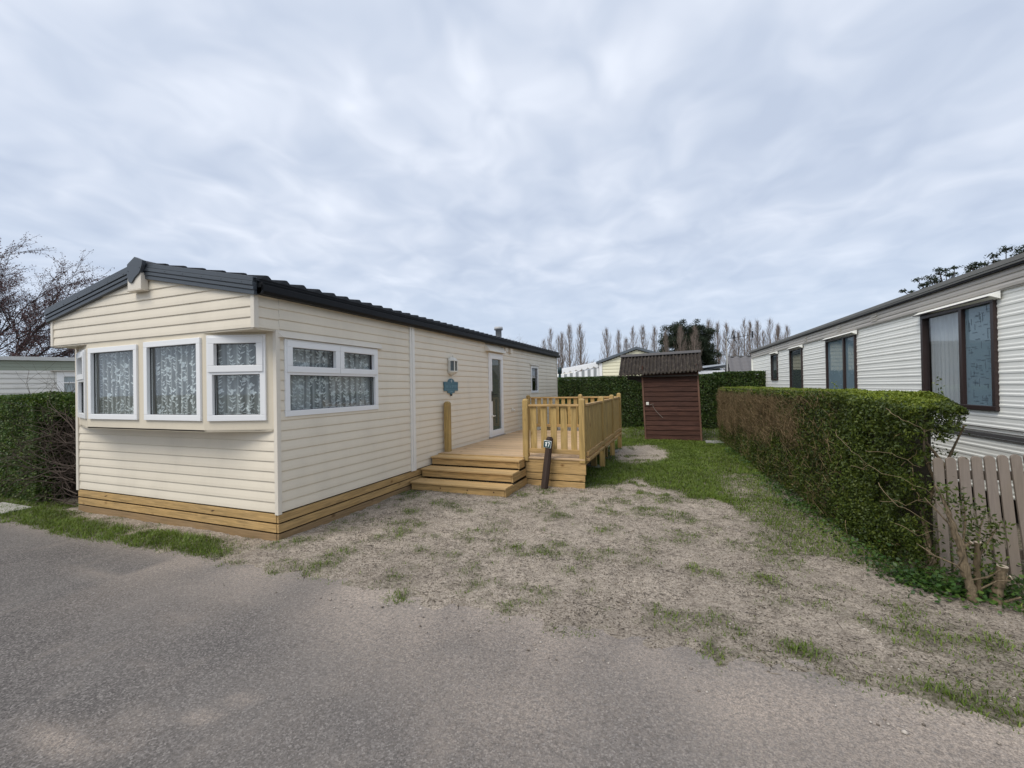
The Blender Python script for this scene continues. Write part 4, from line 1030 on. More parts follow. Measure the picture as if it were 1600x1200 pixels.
        for a, b in zip(q, q[1:]):
            for i in range(4): cv.append(a.lerp(b, i/4)+Vector((rg.gauss(0, .006), rg.gauss(0, .008), rg.gauss(0, .010))))
        cv.append(q[-1]); s = MB(); s.tube(cv, [.0026*(1-.7*i/len(cv)) for i in range(len(cv))], 5); s.build('pale_twig', M['twigtan'], t)
    st = MB()
    for x, y, h_ in ((5.80, 1.32, 1.2), (5.95, 1.45, 1.3), (5.72, 1.10, .30), (6.02, 1.55, 1.2)):
        pts = [(x+rg.uniform(-.03, .03)*k, y+rg.uniform(-.03, .03)*k, -.02+h_*k/5) for k in range(6)]; st.tube(pts, [.022, .018, .016, .013, .010, .006], 7)
        for q in range(4):
            b = pts[rg.randint(2, 3)]; a = rg.uniform(0, 6.28); l = rg.uniform(.1, .22); st.tube([b, (b[0]+l*.4*math.cos(a), b[1]+l*.4*math.sin(a), b[2]+l*.6), (b[0]+l*.6*math.cos(a), b[1]+l*.6*math.sin(a), min(1.33, b[2]+l*1.2))], [.006, .004, .002], 5)
    st.build('stems', M['bark'], t)
right_hedge()

def block_hedge(name, label, x0, x1, y0, y1, z, nfront, ntop, leaf, m_, seed, dz=0, group='hedges round the plot'):
    rng = np.random.default_rng(seed); t = thing(name, label, 'hedge', ((x0+x1)/2, (y0+y1)/2, 0), group)
    zf = lambda s: z+dz*s
    p1, n1, _, _ = face_pts(rng, nfront, (x0, y0), (x1, y0), 0.0, z, (0, -1, 0), .05, .06, seed, zf)
    p2, n2, s = top_pts(rng, ntop, ((x0, y0), (x1, y0), (x1, y1), (x0, y1)), z, .04, zf, .03, seed)
    ne = int(nfront*(y1-y0)/(x1-x0)*.8)
    p3, n3, _, _ = face_pts(rng, ne, (x1, y0), (x1, y1), 0.0, z+dz, (1, 0, 0), .05, .05, seed+1); p4, n4, _, _ = face_pts(rng, ne, (x0, y0), (x0, y1), 0.0, z, (-1, 0, 0), .05, .05, seed+2)
    V, F = leaves_np(rng, np.concatenate([p1, p2, p3, p4]), np.concatenate([n1, n2, n3, n4]), leaf, leaf*.5, .75)
    np_obj('foliage', V, F, M[m_], t)
    core_box([(x0+.12, y0+.14), (x1-.12, y0+.14), (x1-.12, y1-.1), (x0+.12, y1-.1)], 0, z-.12, 'dark_core', t)
    return t, rng
block_hedge('conifer_hedge', 'tall dark green hedge across the back of the plot behind the shed', -2.2, 5.05, 12.9, 13.9, 1.93, 34000, 14000, .062, 'hedgeback', 21, -.03)
block_hedge('conifer_hedge', 'tall green hedge block right of the shed at the white home end', 5.0, 6.9, 13.1, 14.0, 1.97, 10000, 5000, .062, 'hedgeback', 22, 0)
def left_hedge():
    t, rng = block_hedge('privet_hedge', 'green hedge at the left edge with bare dark twigs next to the home', -9.5, -4.72, -.04, 1.0, 1.53, 42000, 16000, .04, 'hedgeleft', 31, .07)
    # thin crown over the bare end, and the bare twigs
    p, n, s = top_pts(rng, 6500, ((-4.85, -.02), (-3.78, .0), (-3.78, 1.0), (-4.85, 1.0)), 1.6, .05, None, .05, 4)
    p2, n2, tt, hh = face_pts(rng, 6000, (-4.85, -.03), (-3.85, .05), 1.18, 1.58, (0, -1, 0), .06, .05, 9); k = rng.uniform(0, 1, len(p2)) < hh**1.4; p2 = p2[k]; n2 = n2[k]
    p3, n3, tt, hh = face_pts(rng, 5000, (-4.9, -.02), (-4.3, .0), .02, 1.3, (0, -1, 0), .05, .05, 10); k = rng.uniform(0, 1, len(p3)) < (1-tt)**2; p3 = p3[k]; n3 = n3[k]
    V, F = leaves_np(rng, np.concatenate([p, p2, p3]), np.concatenate([n, n2, n3]), .038, .019, .8); np_obj('foliage', V, F, M['hedgeleft'], t)
    rg = random.Random(9); s0 = []; s1 = []; r0 = []; r1 = []
    def br(p, d, L, r, lv):
        for q in range(4):
            d2 = (d+Vector((rg.gauss(0, .25), rg.gauss(0, .16), rg.gauss(0, .25)))).normalized(); e = p+d2*L/4
            s0.append(tuple(p)); s1.append(tuple(e)); r0.append(r); r1.append(r*.85); p = e; d = d2; r *= .85
            if lv and rg.random() < .85: br(p, (d+Vector((rg.gauss(0, .6), rg.gauss(0, .4), rg.gauss(0, .6)))).normalized(), L*rg.uniform(.45, .75), r*.7, lv-1)
    for k in range(60):
        br(Vector((rg.uniform(-4.0, -3.78), rg.uniform(-.02, .4), rg.uniform(.0, 1.25))), Vector((-1, rg.uniform(-.25, .15), rg.uniform(-.3, .7))).normalized(), rg.uniform(.4, 1.0), rg.uniform(.005, .010), 2)
    for k in range(14): br(Vector((rg.uniform(-4.7, -3.9), .35, 0)), Vector((rg.uniform(-.2, .2), -.05, 1)), 1.3, .012, 2)
    kk = [i for i in range(len(s0)) if max(s0[i][0], s1[i][0]) < -3.76]; s0 = [s0[i] for i in kk]; s1 = [s1[i] for i in kk]; r0 = [r0[i] for i in kk]; r1 = [r1[i] for i in kk]
    V, F = sticks_np(s0, s1, r0, r1, 4); np_obj('bare_twigs', V, F, M['twigdark'], t)
    core_box([(-4.9, .35), (-3.75, .35), (-3.75, 1.0), (-4.9, 1.0)], 0, 1.45, 'dark_core', t)
left_hedge()

def ivy_cover():
    rng = np.random.default_rng(17); P = []
    def patch(x, y, sx, sy, n, h=.05):
        q = rng.normal(0, 1, (n, 3))*[sx, sy, 0]+[x, y, 0]; q[:, 2] = .02+rng.exponential(h*.6, n); P.append(q)
    for k in range(30):
        s = rng.uniform(0, 1); patch(4.88+.52*s+rng.normal(0, .04), 9.2-7.2*s, .10, .22, 80, .05)
    patch(5.50, 1.25, .10, .25, 260, .06); patch(5.60, .95, .11, .09, 520, .07); patch(5.72, .80, .11, .08, 380, .08); patch(5.95, .9, .10, .10, 320, .09); patch(6.15, .95, .13, .12, 320, .08); patch(5.4, 1.6, .07, .3, 160, .05); patch(6.15, .6, .14, .1, 120, .04)
    P = np.concatenate(P); V, F = leaves_np(rng, P, np.tile([[0, 0, 1.]], (len(P), 1)), .036, .028, .5)
    tag(np_obj('ivy', V, F, M['ivy']), 'low ivy and weeds spreading along the foot of the right hedge', 'ground ivy', kind='stuff')
ivy_cover()

# ================================================================== PICKET FENCE, STUMP
def picket_fence():
    t = thing('picket_fence', 'taupe round-topped picket fence between the hedge end and white home', 'fence', (6.1, 1.2, 0))
    rg = random.Random(5)
    for k in range(9):
        ln = -(.030+.007*k)+rg.uniform(-.006, .006); x = 5.79+k*.0835-ln*.93; y = 1.19+.012*k; w = .033; H = .945+.006*k
        fr = ((x+.033, y, .0), (1, .1, 0), (.1, -1, 0), (ln, .02, 1)); p = MB(*fr)
        poly = [(-w, -.05+.01*k), (w, -.05+.01*k), (w, H-.03)]+[(w*math.cos(a), H-.03+.03*math.sin(a)) for a in np.linspace(.3, math.pi-.3, 7)]+[(-w, H-.03)]
        p.prism(poly, 0, .018); p.build('picket', M['fence'], t, .003)
    for z in (.16, .77):
        r = MB((5.75, 1.215, 0), (1, .143, 0), (.143, -1, 0)); r.box(.08, .84, -.03, -.002, z, z+.07); r.build('rail', M['fence'], t, .003)
    p = MB(); p.box(6.56, 6.63, 1.30, 1.37, -.05, .95); p.build('post', M['fence'], t, .004)
picket_fence()
def stump_shrub():
    rgs = random.Random(77)
    class RB(MB):
        def tube(s, pts, rad, n=8, cap=True):
            q = [Vector(p) for p in pts]; rad = rad if isinstance(rad, (list, tuple)) else [rad]*len(q); P_, R_ = [], []
            for i in range(len(q)-1):
                for j in range(5):
                    f = j/5; r = rad[i]+(rad[i+1]-rad[i])*f; P_.append(q[i].lerp(q[i+1], f)+Vector((rgs.gauss(0, .10), rgs.gauss(0, .10), 0))*r); R_.append(r*rgs.uniform(.82, 1.14))
            P_.append(q[-1]); R_.append(rad[-1]); MB.tube(s, P_, R_, n, cap)
    t = thing('cut_shrub', 'cut back shrub with pale sawn stems and few leaves before the picket fence', 'shrub', (5.87, .76, 0))
    s = RB(); s.smooth = True
    s.tube([(5.80, .73, -.03), (5.79, .74, .10), (5.765, .75, .22), (5.755, .76, .36), (5.72, .77, .50), (5.70, .79, .62)], [.034, .030, .027, .026, .022, .014], 9)
    s.tube([(5.755, .76, .36), (5.78, .74, .40), (5.80, .74, .42)], [.016, .014, .013], 7)
    s.tube([(5.85, .76, -.03), (5.845, .77, .12), (5.84, .77, .28), (5.845, .76, .42)], [.022, .02, .018, .017], 8)
    s.tube([(5.91, .745, -.04), (5.93, .75, .08), (5.952, .75, .18), (5.965, .75, .27)], [.036, .034, .031, .029], 9)
    s.tube([(5.945, .75, .14), (5.98, .745, .19), (6.0, .74, .20)], [.018, .017, .016], 7)
    s.tube([(5.70, .79, .62), (5.67, .80, .72), (5.64, .82, .80)], [.012, .009, .005], 6)
    s.tube([(5.72, .77, .50), (5.66, .78, .58), (5.58, .82, .70)], [.008, .006, .004], 6)
    s.tube([(5.79, .74, .17), (5.70, .72, .26), (5.60, .74, .30), (5.52, .80, .36)], [.008, .006, .005, .003], 6)
    s.tube([(5.72, .77, .2), (5.75, .72, .33), (5.70, .72, .55), (5.63, .76, .68)], [.005, .005, .004, .003], 6)
    s.tube([(5.78, .74, .15), (5.86, .70, .20), (5.92, .68, .27)], [.008, .007, .006], 6)
    s.tube([(5.93, .75, -.0), (5.98, .72, .05), (6.03, .70, .09)], [.008, .008, .007], 6)
    s.tube([(5.85, .76, .0), (5.83, .70, .12), (5.90, .68, .19), (5.97, .68, .2)], [.007, .006, .005, .004], 6)
    for a in ((5.845, .76, .42), (5.88, .80, .52), (5.90, .80, .60)), ((5.85, .77, .3), (5.92, .80, .42), (5.97, .82, .50), (6.0, .82, .56)), ((5.76, .75, .4), (5.80, .80, .55), (5.80, .82, .68)): s.tube(a, [.006]*(len(a)-1)+[.003], 5)
    s.build('stems', M['bark'], t)
    e = MB()
    for p, d, r in (((5.965, .75, .27), (.1, 0, 1), .030), ((6.0, .74, .20), (1, -.2, .4), .017), ((5.80, .74, .42), (1, 0, .9), .014), ((5.845, .76, .42), (0, 0, 1), .018)):
        p = Vector(p); d = Vector(d).normalized(); e.tube([p-d*.002, p+d*.004], r, 9)
    e.build('sawn_end', mat('pale_cut_wood', (.50, .42, .33), .8), t)
    rng = np.random.default_rng(4); P = []
    for c, n, sp in (((5.73, .78, .70), 60, .05), ((5.80, .80, .66), 45, .05), ((5.86, .80, .58), 70, .05), ((5.79, .78, .50), 45, .04), ((5.80, .78, .38), 70, .05), ((5.86, .80, .30), 90, .06), ((5.92, .82, .36), 50, .05), ((5.98, .82, .52), 55, .04), ((5.94, .8, .44), 30, .03), ((5.86, .8, .16), 60, .06), ((5.68, .82, .76), 40, .04)):
        P.append(rng.normal(0, sp, (n, 3))*[1, .7, 1]+c)
    P = np.concatenate(P); V, F = leaves_np(rng, P, np.tile([[0, -.5, .6]], (len(P), 1)), .036, .017, .9)
    np_obj('leaves', V, F, M['hedge'], t)
stump_shrub()
s = MB(); s.box(-5.25, -4.42, -.46, -.17, .0, .04); o = s.build('paving_slab', mat('pale_concrete', (.42, .40, .36), .9), None, .01, loc=(-4.8, -.3, 0)); tag(o, 'pale flat concrete slab on the verge by the left hedge', 'paving slab')
s = MB(); s.box(4.50, 4.95, 9.05, 9.45, .0, .05); o = s.build('paving_slab', mat('grey_concrete', (.26, .26, .24), .9), None, .01, loc=(4.7, 9.2, 0)); tag(o, 'grey concrete slab on the grass between shed and right hedge', 'paving slab')

# ================================================================== RIGHT WHITE HOME
def right_home():
    A = Vector((6.424, 15.152, 0)); U = Vector((.0512, -.99869, 0)); N = Vector((-.99869, -.0512, 0)); Z = Vector((0, 0, 1)); fr = (A, U, N, Z); Ls = 15.0
    t = thing('mobile_home', 'white ribbed static mobile home with brown window frames behind the hedge', 'mobile home', (8.5, 8, 0))
    wins = [(2.86, 3.58, 1.645, 2.452, 'dark'), (4.84, 5.86, .62, 2.45, 'dark'), (7.46, 8.88, 1.20, 2.445, 'film'), (10.93, 12.27, 1.225, 2.445, 'drape')]
    w = MB(*fr); w.o = A-N*.03
    prof = [(0, .006), (.10, .011), (.24, .012), (.32, .007), (.40, .006), (.50, .0085), (.60, .009), (.70, .006), (1, .006)]
    siding(w, 0.02, Ls, .32, 2.50, [q[:4] for q in wins], .118, .012, .32, prof)
    w.build('side_wall', M['whitesid'], t, recalc=False)
    b = MB(*fr); siding(b, 0, Ls, 2.505, 2.70, (), .065, .008, 2.505, [(0, .0), (.1, .010), (.55, .012), (.8, .004), (1, .0)])
    b.o = A; b.box(0, Ls, -.05, -.002, 2.495, 2.72); b.build('fascia_band', M['beigeband'], t, recalc=False)
    r = MB(*fr); r.box(-.06, Ls+.05, -.02, .055, 2.715, 2.735); r.box(-.08, Ls+.06, -.02, .062, 2.738, 2.785); r.prism_u([(.05, 2.786), (-1.8, 3.02), (-3.65, 2.786), (-3.65, 2.74), (.05, 2.74)], -.08, Ls+.06)
    r.build('roof', M['rooftrim'], t)
    d = MB(*fr); d.box(-.05, Ls+.04, .0, .045, 2.697, 2.714); d.build('gutter', M['gutter'], t)
    e = MB(*fr); e.box(0, .03, -3.6, -.03, .3, 2.74); e.box(Ls-.04, Ls-.01, -3.6, -.03, .3, 2.74); e.box(.03, Ls-.04, -3.6, -3.57, .3, 2.7); e.build('end_wall', M['whitesid'], t)
    c = MB(*fr); c.box(-.005, .03, -.03, .012, .3, 2.50); c.build('corner_trim', M['whitesid'], t)
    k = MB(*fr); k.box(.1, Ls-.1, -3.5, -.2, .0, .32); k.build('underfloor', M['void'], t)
    i = MB(*fr); i.box(.1, Ls-.1, -1.7, -1.66, .32, 2.6); i.build('interior', M['interior'], t)
    sp = MB(*fr)
    for z0, z1 in ((.915, .928), (.940, .972), (.985, .995), (1.03, 1.04)): sp.box(.03, Ls, -.014, -.008, z0, z1)
    sp.build('trim_stripe', mat('dark_stripe', (.085, .08, .08), .5), t)
    for j, (u0, u1, z0, z1, kind) in enumerate(wins):
        f = MB(*fr); frame_ring(f, u0, u1, z0, z1, .05 if kind == 'drape' else .042, -.06, .012)
        um = {'drape': u0+.80, 'film': u0+.90}.get(kind)
        if um: f.box(um-.028, um+.028, -.06, .010, z0+.04, z1-.04)
        wo = f.build('window', M['brownframe'], t, .004)
        gl = {'dark': 'darkglass', 'film': 'film', 'drape': 'glass'}[kind]
        pats = None
        if kind in ('film', 'drape'):
            rg = random.Random(j); ln = MB(*fr); ln.m = 1; a0 = um+.03 if kind == 'drape' else u0+.05
            for q in range(85 if kind == 'drape' else 70):
                uu = rg.uniform(a0, u1-.12); zz = rg.uniform(z0+.06, z1-.1); L = rg.uniform(.03, .11)
                if kind == 'film' and um-.06 < uu < um+.06: continue
                if rg.random() < .6: ln.box(uu, min(uu+L*.8, u1-.05), -.0275, -.0262, zz, zz+.007)
                else: ln.box(uu, uu+.007, -.0275, -.0262, zz, min(zz+L, z1-.06))
            pats = mat('etched_line', (.085, .12, .15) if kind == 'drape' else (.26, .34, .38), .6); ln.m = 0
        if kind == 'drape':
            p = MB(*fr); p.box(u0+.04, um-.02, -.032, -.028, z0+.04, z1-.04); p.build('pane', M['glass'], wo)
            p = ln; p.box(um+.02, u1-.04, -.032, -.028, z0+.04, z1-.04); p.build('frosted_pane', [M['film'], pats], wo)
            lace_curtain(fr, u0+.03, um, z0+.02, z1-.03, -.10, wo, 90, pattern=False, drapes=((u0, u0+.8, .55),))
        else:
            p = ln if pats else MB(*fr); p.box(u0+.035, u1-.035, -.032, -.028, z0+.035, z1-.035); p.build('pane', [M[gl], pats] if pats else M[gl], wo)
        if kind == 'film':
            v = MB(*fr); v.box(u0+.04, u1-.04, -.12, -.115, z0+.04, z1-.04); v.build('blind', mat('pale_blind', (.36, .43, .46), .8), wo)
        cp = MB(*fr); cp.add([(u0-.06, .0, z1+.052), (u1+.09, .0, z1+.052), (u1+.05, .07, z1+.012), (u0-.04, .07, z1+.012), (u0-.06, 0, z1+.004), (u1+.09, 0, z1-.03)], [(0, 1, 2, 3), (0, 3, 4), (1, 5, 2), (3, 2, 5, 4)])
        cp.build('window_canopy', M['whitesid'], t)
        dk = MB(*fr); dk.box(u0-.05, u1+.02, .0, .068, z1+.0, z1+.011); dk.build('canopy_drip', M['brownframe'], t)
    vent = MB(*fr)
    for u in (3.2, 6.2, 8.2, 9.64):
        for q in range(4): vent.box(u-.10, u+.10, .012, .020, 2.555+q*.035, 2.572+q*.035)
    vent.build('vent', mat('beige_louvre', (.55, .52, .46), .6), t)
    rv = MB(); p = A+U*10.1-N*1.0; rv.lathe((p.x, p.y, 2.88), [(.10, 0), (.10, .13), (.19, .14), (.19, .17), (0, .20)], 16); rv.build('roof_vent', M['rooftrim'], t)
right_home()

# ================================================================== BACKGROUND HOMES
def bg_left_home():
    d = Vector((.974, 1.49, 0)).normalized(); A = Vector((-17.586, 3.934, 0))-d*5.2; N = Vector((d.y, -d.x, 0)); fr = (A, d, N, Vector((0, 0, 1)))
    t = thing('mobile_home', 'grey white mobile home with green fascia far behind the left hedge', 'mobile home', tuple(A+d*5))
    w = MB(*fr); siding(w, 0, 12, .3, 2.45, [(6.55, 9.1, 1.2, 2.42)], .17, .02, .3); w.build('side_wall', siding_mat('grey_white_siding', (.62, .61, .57), .02, .1), t, recalc=False)
    g = MB(*fr); siding(g, 0, 12, 2.45, 2.80, (), .12, .01, 2.45); g.build('fascia', mat('sage_green_band', (.27, .30, .24), .6), t, recalc=False)
    r = MB(*fr); r.box(-.1, 12.1, -.1, .10, 2.80, 2.93); r.prism_u([(.05, 2.931), (-1.75, 3.0), (-3.5, 2.931), (-3.5, 2.8), (.05, 2.8)], -.05, 12.05); r.build('roof', mat('pale_roof_edge', (.50, .51, .50), .5), t)
    e = MB(*fr); e.box(0, .05, -3.4, 0, .3, 2.8); e.box(11.95, 12, -3.4, 0, .3, 2.8); e.box(.05, 11.95, -3.4, -3.35, .3, 2.8); e.build('end_wall', M['whitesid'], t)
    f = MB(*fr); frame_ring(f, 6.55, 9.1, 1.2, 2.42, .18, -.04, .03); f.box(6.73, 8.92, -.04, .03, 2.0, 2.04); wo = f.build('window', M['pvc'], t)
    p = MB(*fr); p.box(6.72, 8.93, -.03, -.02, 1.37, 2.25); p.build('pane', mat('grey_blind_window', (.36, .41, .42), .25), wo)
    c = MB(*fr); c.box(6.4, 9.2, .0, .12, 2.43, 2.46); c.build('window_canopy', M['beigeband'], t)
    l = MB(*fr); l.box(3.8, 4.35, .02, .12, 2.02, 2.09); l.box(3.95, 4.2, .02, .10, 1.94, 2.02); l.build('wall_light', M['black'], t)
bg_left_home()
def yellow_home():
    t = thing('mobile_home', 'pale yellow gabled mobile home seen over the back hedge beside striped awning', 'mobile home', (1.8, 22, 0))
    fr = ((0, 20, 0), (1, 0, 0), (0, -1, 0), (0, 0, 1)); x0, x1 = -.10, 3.7; xr = 1.8
    zz = lambda x: 3.42-.36*abs(x-xr) if False else 2.78+(3.42-2.78)*(1-abs(x-xr)/1.9)
    w = MB(*fr)
    for a, b in zip(np.linspace(x0, x1, 26), np.linspace(x0, x1, 26)[1:]): siding(w, a, b, .4, min(zz(a), zz(b)), (), .17, .02, .4)
    w.build('front_wall', siding_mat('pale_yellow_siding', (.76, .73, .54), .02, .08), t, recalc=False)
    s = MB(); s.box(x0, x0+.04, 20.02, 28, .4, 2.78); s.box(x1-.04, x1, 20.02, 28, .4, 2.78); s.box(x0+.04, x1-.04, 27.9, 28, .4, 2.9); s.build('side_wall', M['whitesid'], t)
    r = MB(); r.prism([(x0-.2, 2.74), (xr, 3.44), (x1+.2, 2.74), (x1+.2, 2.86), (xr, 3.58), (x0-.2, 2.86)], 19.85, 28.1); r.build('roof', mat('slate_grey_roof', (.10, .12, .14), .5), t)
    c = MB(); c.box(x0-.06, x0+.10, 19.95, 20.04, .4, 2.78); c.build('corner_trim', M['pvc'], t)
    f = MB(); f.tube([(1.28, 21.5, 3.2), (1.28, 21.5, 3.62)], .07, 10); f.build('flue', M['whitemark'], t)
    a = thing('awning', 'white canvas awning with grey striped scalloped sides left of the yellow home', 'awning', (-1.6, 21, 0))
    cv = MB(); cv.add([(-.18, 20.3, 2.86), (-3.2, 20.3, 2.40), (-3.2, 24, 2.40), (-.18, 24, 2.86), (-.18, 20.3, 2.90), (-3.2, 20.3, 2.44), (-3.2, 24, 2.44), (-.18, 24, 2.90)], [(0, 1, 2, 3), (7, 6, 5, 4), (0, 4, 5, 1), (1, 5, 6, 2), (2, 6, 7, 3), (3, 7, 4, 0)]); cv.build('canvas_roof', mat('white_canvas', (.82, .84, .88), .6), a)
    st = MB(); g = MB(); n = 18
    for k in range(n):
        xa = -.2-3.0*k/n; xb = -.2-3.0*(k+1)/n; zt = 2.86-.46*(k/n)-.12; q = g if k % 2 else st
        q.box(xb, xa, 20.32, 20.345, .6, zt-.20+.0)
    for k in range(9):
        xa = -.2-3.0*k/9; xb = xa-3.0/9; zt = 2.86-.46*(k/9); pts = [(xa, zt), (xb, zt-.05)]+[(xb+(xa-xb)*q, zt-.05-.16-.09*math.sin(math.pi*q)) for q in np.linspace(0, 1, 6)]
        v = st; v.prism(pts, 20.29, 20.315)
    st.build('white_panel', mat('white_canvas_panel', (.78, .80, .82), .7), a); g.build('grey_stripe', mat('grey_canvas_stripe', (.27, .29, .30), .7), a)
    fr2 = MB(); fr2.box(-3.22, -3.16, 20.30, 20.36, 0, 2.4); fr2.box(-.24, -.18, 20.30, 20.36, 0, 2.8); fr2.build('pole', M['metal'], a)
    p = thing('lamp_post', 'short dark green post lamp standing left of the striped awning', 'lamp post', (-2.7, 17.5, 0))
    q = MB(); q.tube([(-1.55, 17, 0), (-1.55, 17, 2.3)], .06, 8); q.build('post', mat('dark_green_metal', (.01, .045, .05), .4), p)
    q = MB(); q.lathe((-1.55, 17, 2.16), [(.05, 0), (.11, .03), (.11, .30), (.05, .34), (0, .35)], 10); q.build('lamp_head', mat('dark_teal_cap', (.01, .03, .035), .4), p)
    b = thing('mobile_home', 'white low mobile home glimpsed between the left home and awning', 'mobile home', (-4.0, 30, 0))
    m_ = MB(); m_.box(-6.5, -3.0, 28, 34, .3, 2.3); m_.box(-6.6, -2.9, 27.9, 34.1, 2.3, 2.42); m_.prism([(-6.6, 2.42), (-4.75, 2.9), (-2.9, 2.42)], 27.95, 34.05); m_.build('wall', M['whitesid'], b); w = MB(); w.box(-4.2, -3.5, 27.96, 28.0, 1.2, 2.1); w.build('window', M['darkglass'], b)
yellow_home()
def dark_roof_home():
    t = thing('tiled_roof_shed', 'grey wavy tiled gable roof rising over the hedge right of the shed', 'outbuilding', (7.6, 23, 0))
    x0, x1 = 6.35, 9.4; V = []; F = []; xs = np.linspace(x0, x1, 130); rows = []; n = 5
    for k in range(n):
        for s in (0, 1): q = (k+s)/n; rows.append((22+1.6*q, 2.05+1.0*q-(.0 if s else .0)+(.11 if s == 0 else 0)))
    nn = len(xs)
    for y, z in rows:
        for x in xs: V.append((x, y, z+.04*math.sin(2*math.pi*x/.42)))
    for r in range(len(rows)-1):
        for k in range(nn-1): F.append((r*nn+k, r*nn+k+1, (r+1)*nn+k+1, (r+1)*nn+k))
    np_obj('roof', np.array(V), np.array(F), mat('grey_concrete_tile', (.15, .145, .15), .8), t)
    g = MB(); g.add([(x0-.02, 22, 0), (x0-.02, 25.2, 0), (x0-.02, 25.2, 2.0), (x0-.02, 23.6, 3.08), (x0-.02, 22, 2.03)], [(0, 1, 2, 3, 4)]); g.add([(x1, 22, 0), (x1, 25.2, 0), (x1, 25.2, 2.0), (x1, 23.6, 3.06), (x1, 22, 2.03)], [(0, 1, 2, 3, 4)]); g.add([(x0, 22.05, 0), (x1, 22.05, 0), (x1, 22.05, 2.05), (x0, 22.05, 2.05)], [(0, 1, 2, 3)])
    g.add([(x0, 23.6, 3.05), (x1, 23.6, 3.05), (x1, 25.3, 2.0), (x0, 25.3, 2.0)], [(0, 1, 2, 3)]); g.build('wall', mat('dark_gable', (.055, .05, .048), .8), t)
    r = MB(); r.box(x0-.05, x1, 23.5, 23.7, 3.03, 3.09); r.build('ridge', mat('grey_ridge', (.12, .12, .12), .8), t)
    a = thing('tv_aerial', 'black television aerial on pale mast in front of bare poplars', 'aerial', (6.15, 21, 0))
    p = MB(); p.tube([(6.08, 20.5, 0), (6.08, 20.5, 3.1)], .03, 8); p.tube([(6.08, 20.5, 3.1), (6.08, 20.5, 3.95)], .018, 8); p.build('mast', mat('pale_mast', (.48, .48, .46), .5), a)
    b = MB(); z = 3.83; b.tube([(6.02, 20.5, z-.06), (7.22, 20.4, z+.1)], .012, 6)
    for x in (6.04, 6.24, 6.36):
        b.tube([(x+.02, 20.5, z-.02), (x+.12, 20.5, z+.32)], .017, 6)
        if x != 6.24: b.tube([(x+.02, 20.5, z-.02), (x+.17, 20.5, z-.28)], .017, 6)
    b.box(6.38, 6.46, 20.46, 20.54, z-.06, z+.10); b.tube([(6.3, 20.5, z-.02), (6.42, 20.5, z+.02)], .03, 6)
    b.box(7.17, 7.23, 20.37, 20.43, z-.06, z+.26)
    b.build('antenna', M['black'], a)
    h = thing('mobile_home', 'white roofed mobile home peeping over the hedge just right of the shed', 'mobile home', (5.4, 33, 0))
    w = MB(); w.box(4.0, 7.4, 30, 38, .3, 2.50); w.build('wall', mat('white_wall_far', (.80, .82, .85), .6), h)
    r = MB(); r.prism([(3.8, 2.50), (7.6, 2.96), (7.6, 3.02), (3.8, 2.70)], 29.8, 38.2); r.build('roof', mat('pale_blue_grey_roof', (.42, .46, .51), .5), h)
    pr = MB(); pr.lathe((3.86, 11.5, 2.46), [(.10, .0), (.10, .10), (.07, .15), (0, .17)], 12)
dark_roof_home()

# ================================================================== TREES
def poplar_mesh(seed, H=17.0, wid=1.35, stems=1, spread=.0):
    rg = random.Random(seed); a0, a1, b0, b1 = [], [], [], []; t0, t1, q0, q1 = [], [], [], []
    for s in range(stems):
        bx = 0 if stems == 1 else (s-(stems-1)/2)*spread; hh = H*(1 if s == stems//2 else rg.uniform(.78, .93)); p = Vector((bx*.3, 0, 0)); r = .26 if stems == 1 else .18
        n = 12; pts = [p]
        for k in range(n):
            e = Vector((bx*(.3+.7*min(1, (k+1)/5))+rg.uniform(-.12, .12), rg.uniform(-.12, .12), hh*(k+1)/n)); t0.append(tuple(p)); t1.append(tuple(e)); q0.append(r*(1-k/n)**.8+.02); q1.append(r*(1-(k+1)/n)**.8+.02); p = e; pts.append(p)
        nb = int(125/stems**.5)
        for k in range(nb):
            f = (.10+.88*(k/nb)); b = pts[min(int(f*n), n-1)].lerp(pts[min(int(f*n)+1, n)], f*n-int(f*n)); az = rg.uniform(0, 6.28)
            out = wid*(math.sin(math.pi*min(1, .25+f*.78))**.8)*rg.uniform(.35, 1.05)/(stems**.35); L = out*rg.uniform(2.2, 3.4); L = min(L, (hh*1.02-b.z)) if hh-b.z > .5 else .6
            c = b; d = Vector((math.cos(az)*.75, math.sin(az)*.75, .75)).normalized(); r = .055*(1-f)+.026
            for j in range(3):
                e = c+d*L/3; a0.append(tuple(c)); a1.append(tuple(e)); b0.append(r); b1.append(r*.7); r *= .7; c = e; d = (d+Vector((-.12*math.cos(az)+rg.gauss(0, .1), -.12*math.sin(az)+rg.gauss(0, .1), .55))).normalized()
                for m_ in range(3):
                    d3 = (d+Vector((rg.gauss(0, .38), rg.gauss(0, .38), .35))).normalized(); l3 = rg.uniform(.6, 1.5); a0.append(tuple(c)); a1.append(tuple(c+d3*l3)); b0.append(.014); b1.append(.007)
    return sticks_np(t0, t1, q0, q1, 6), sticks_np(a0, a1, b0, b1, 3)
def wpos(px, depth):                                    # ground point seen at column px of the 1600-px frame at the given depth along the view
    r2 = Vector((math.cos(YAW), math.sin(YAW), 0)); f2 = Vector((-math.sin(YAW), math.cos(YAW), 0)); q = Vector((CAM.x, CAM.y, 0))+f2*depth+r2*((px-800)/FPX*depth); return q
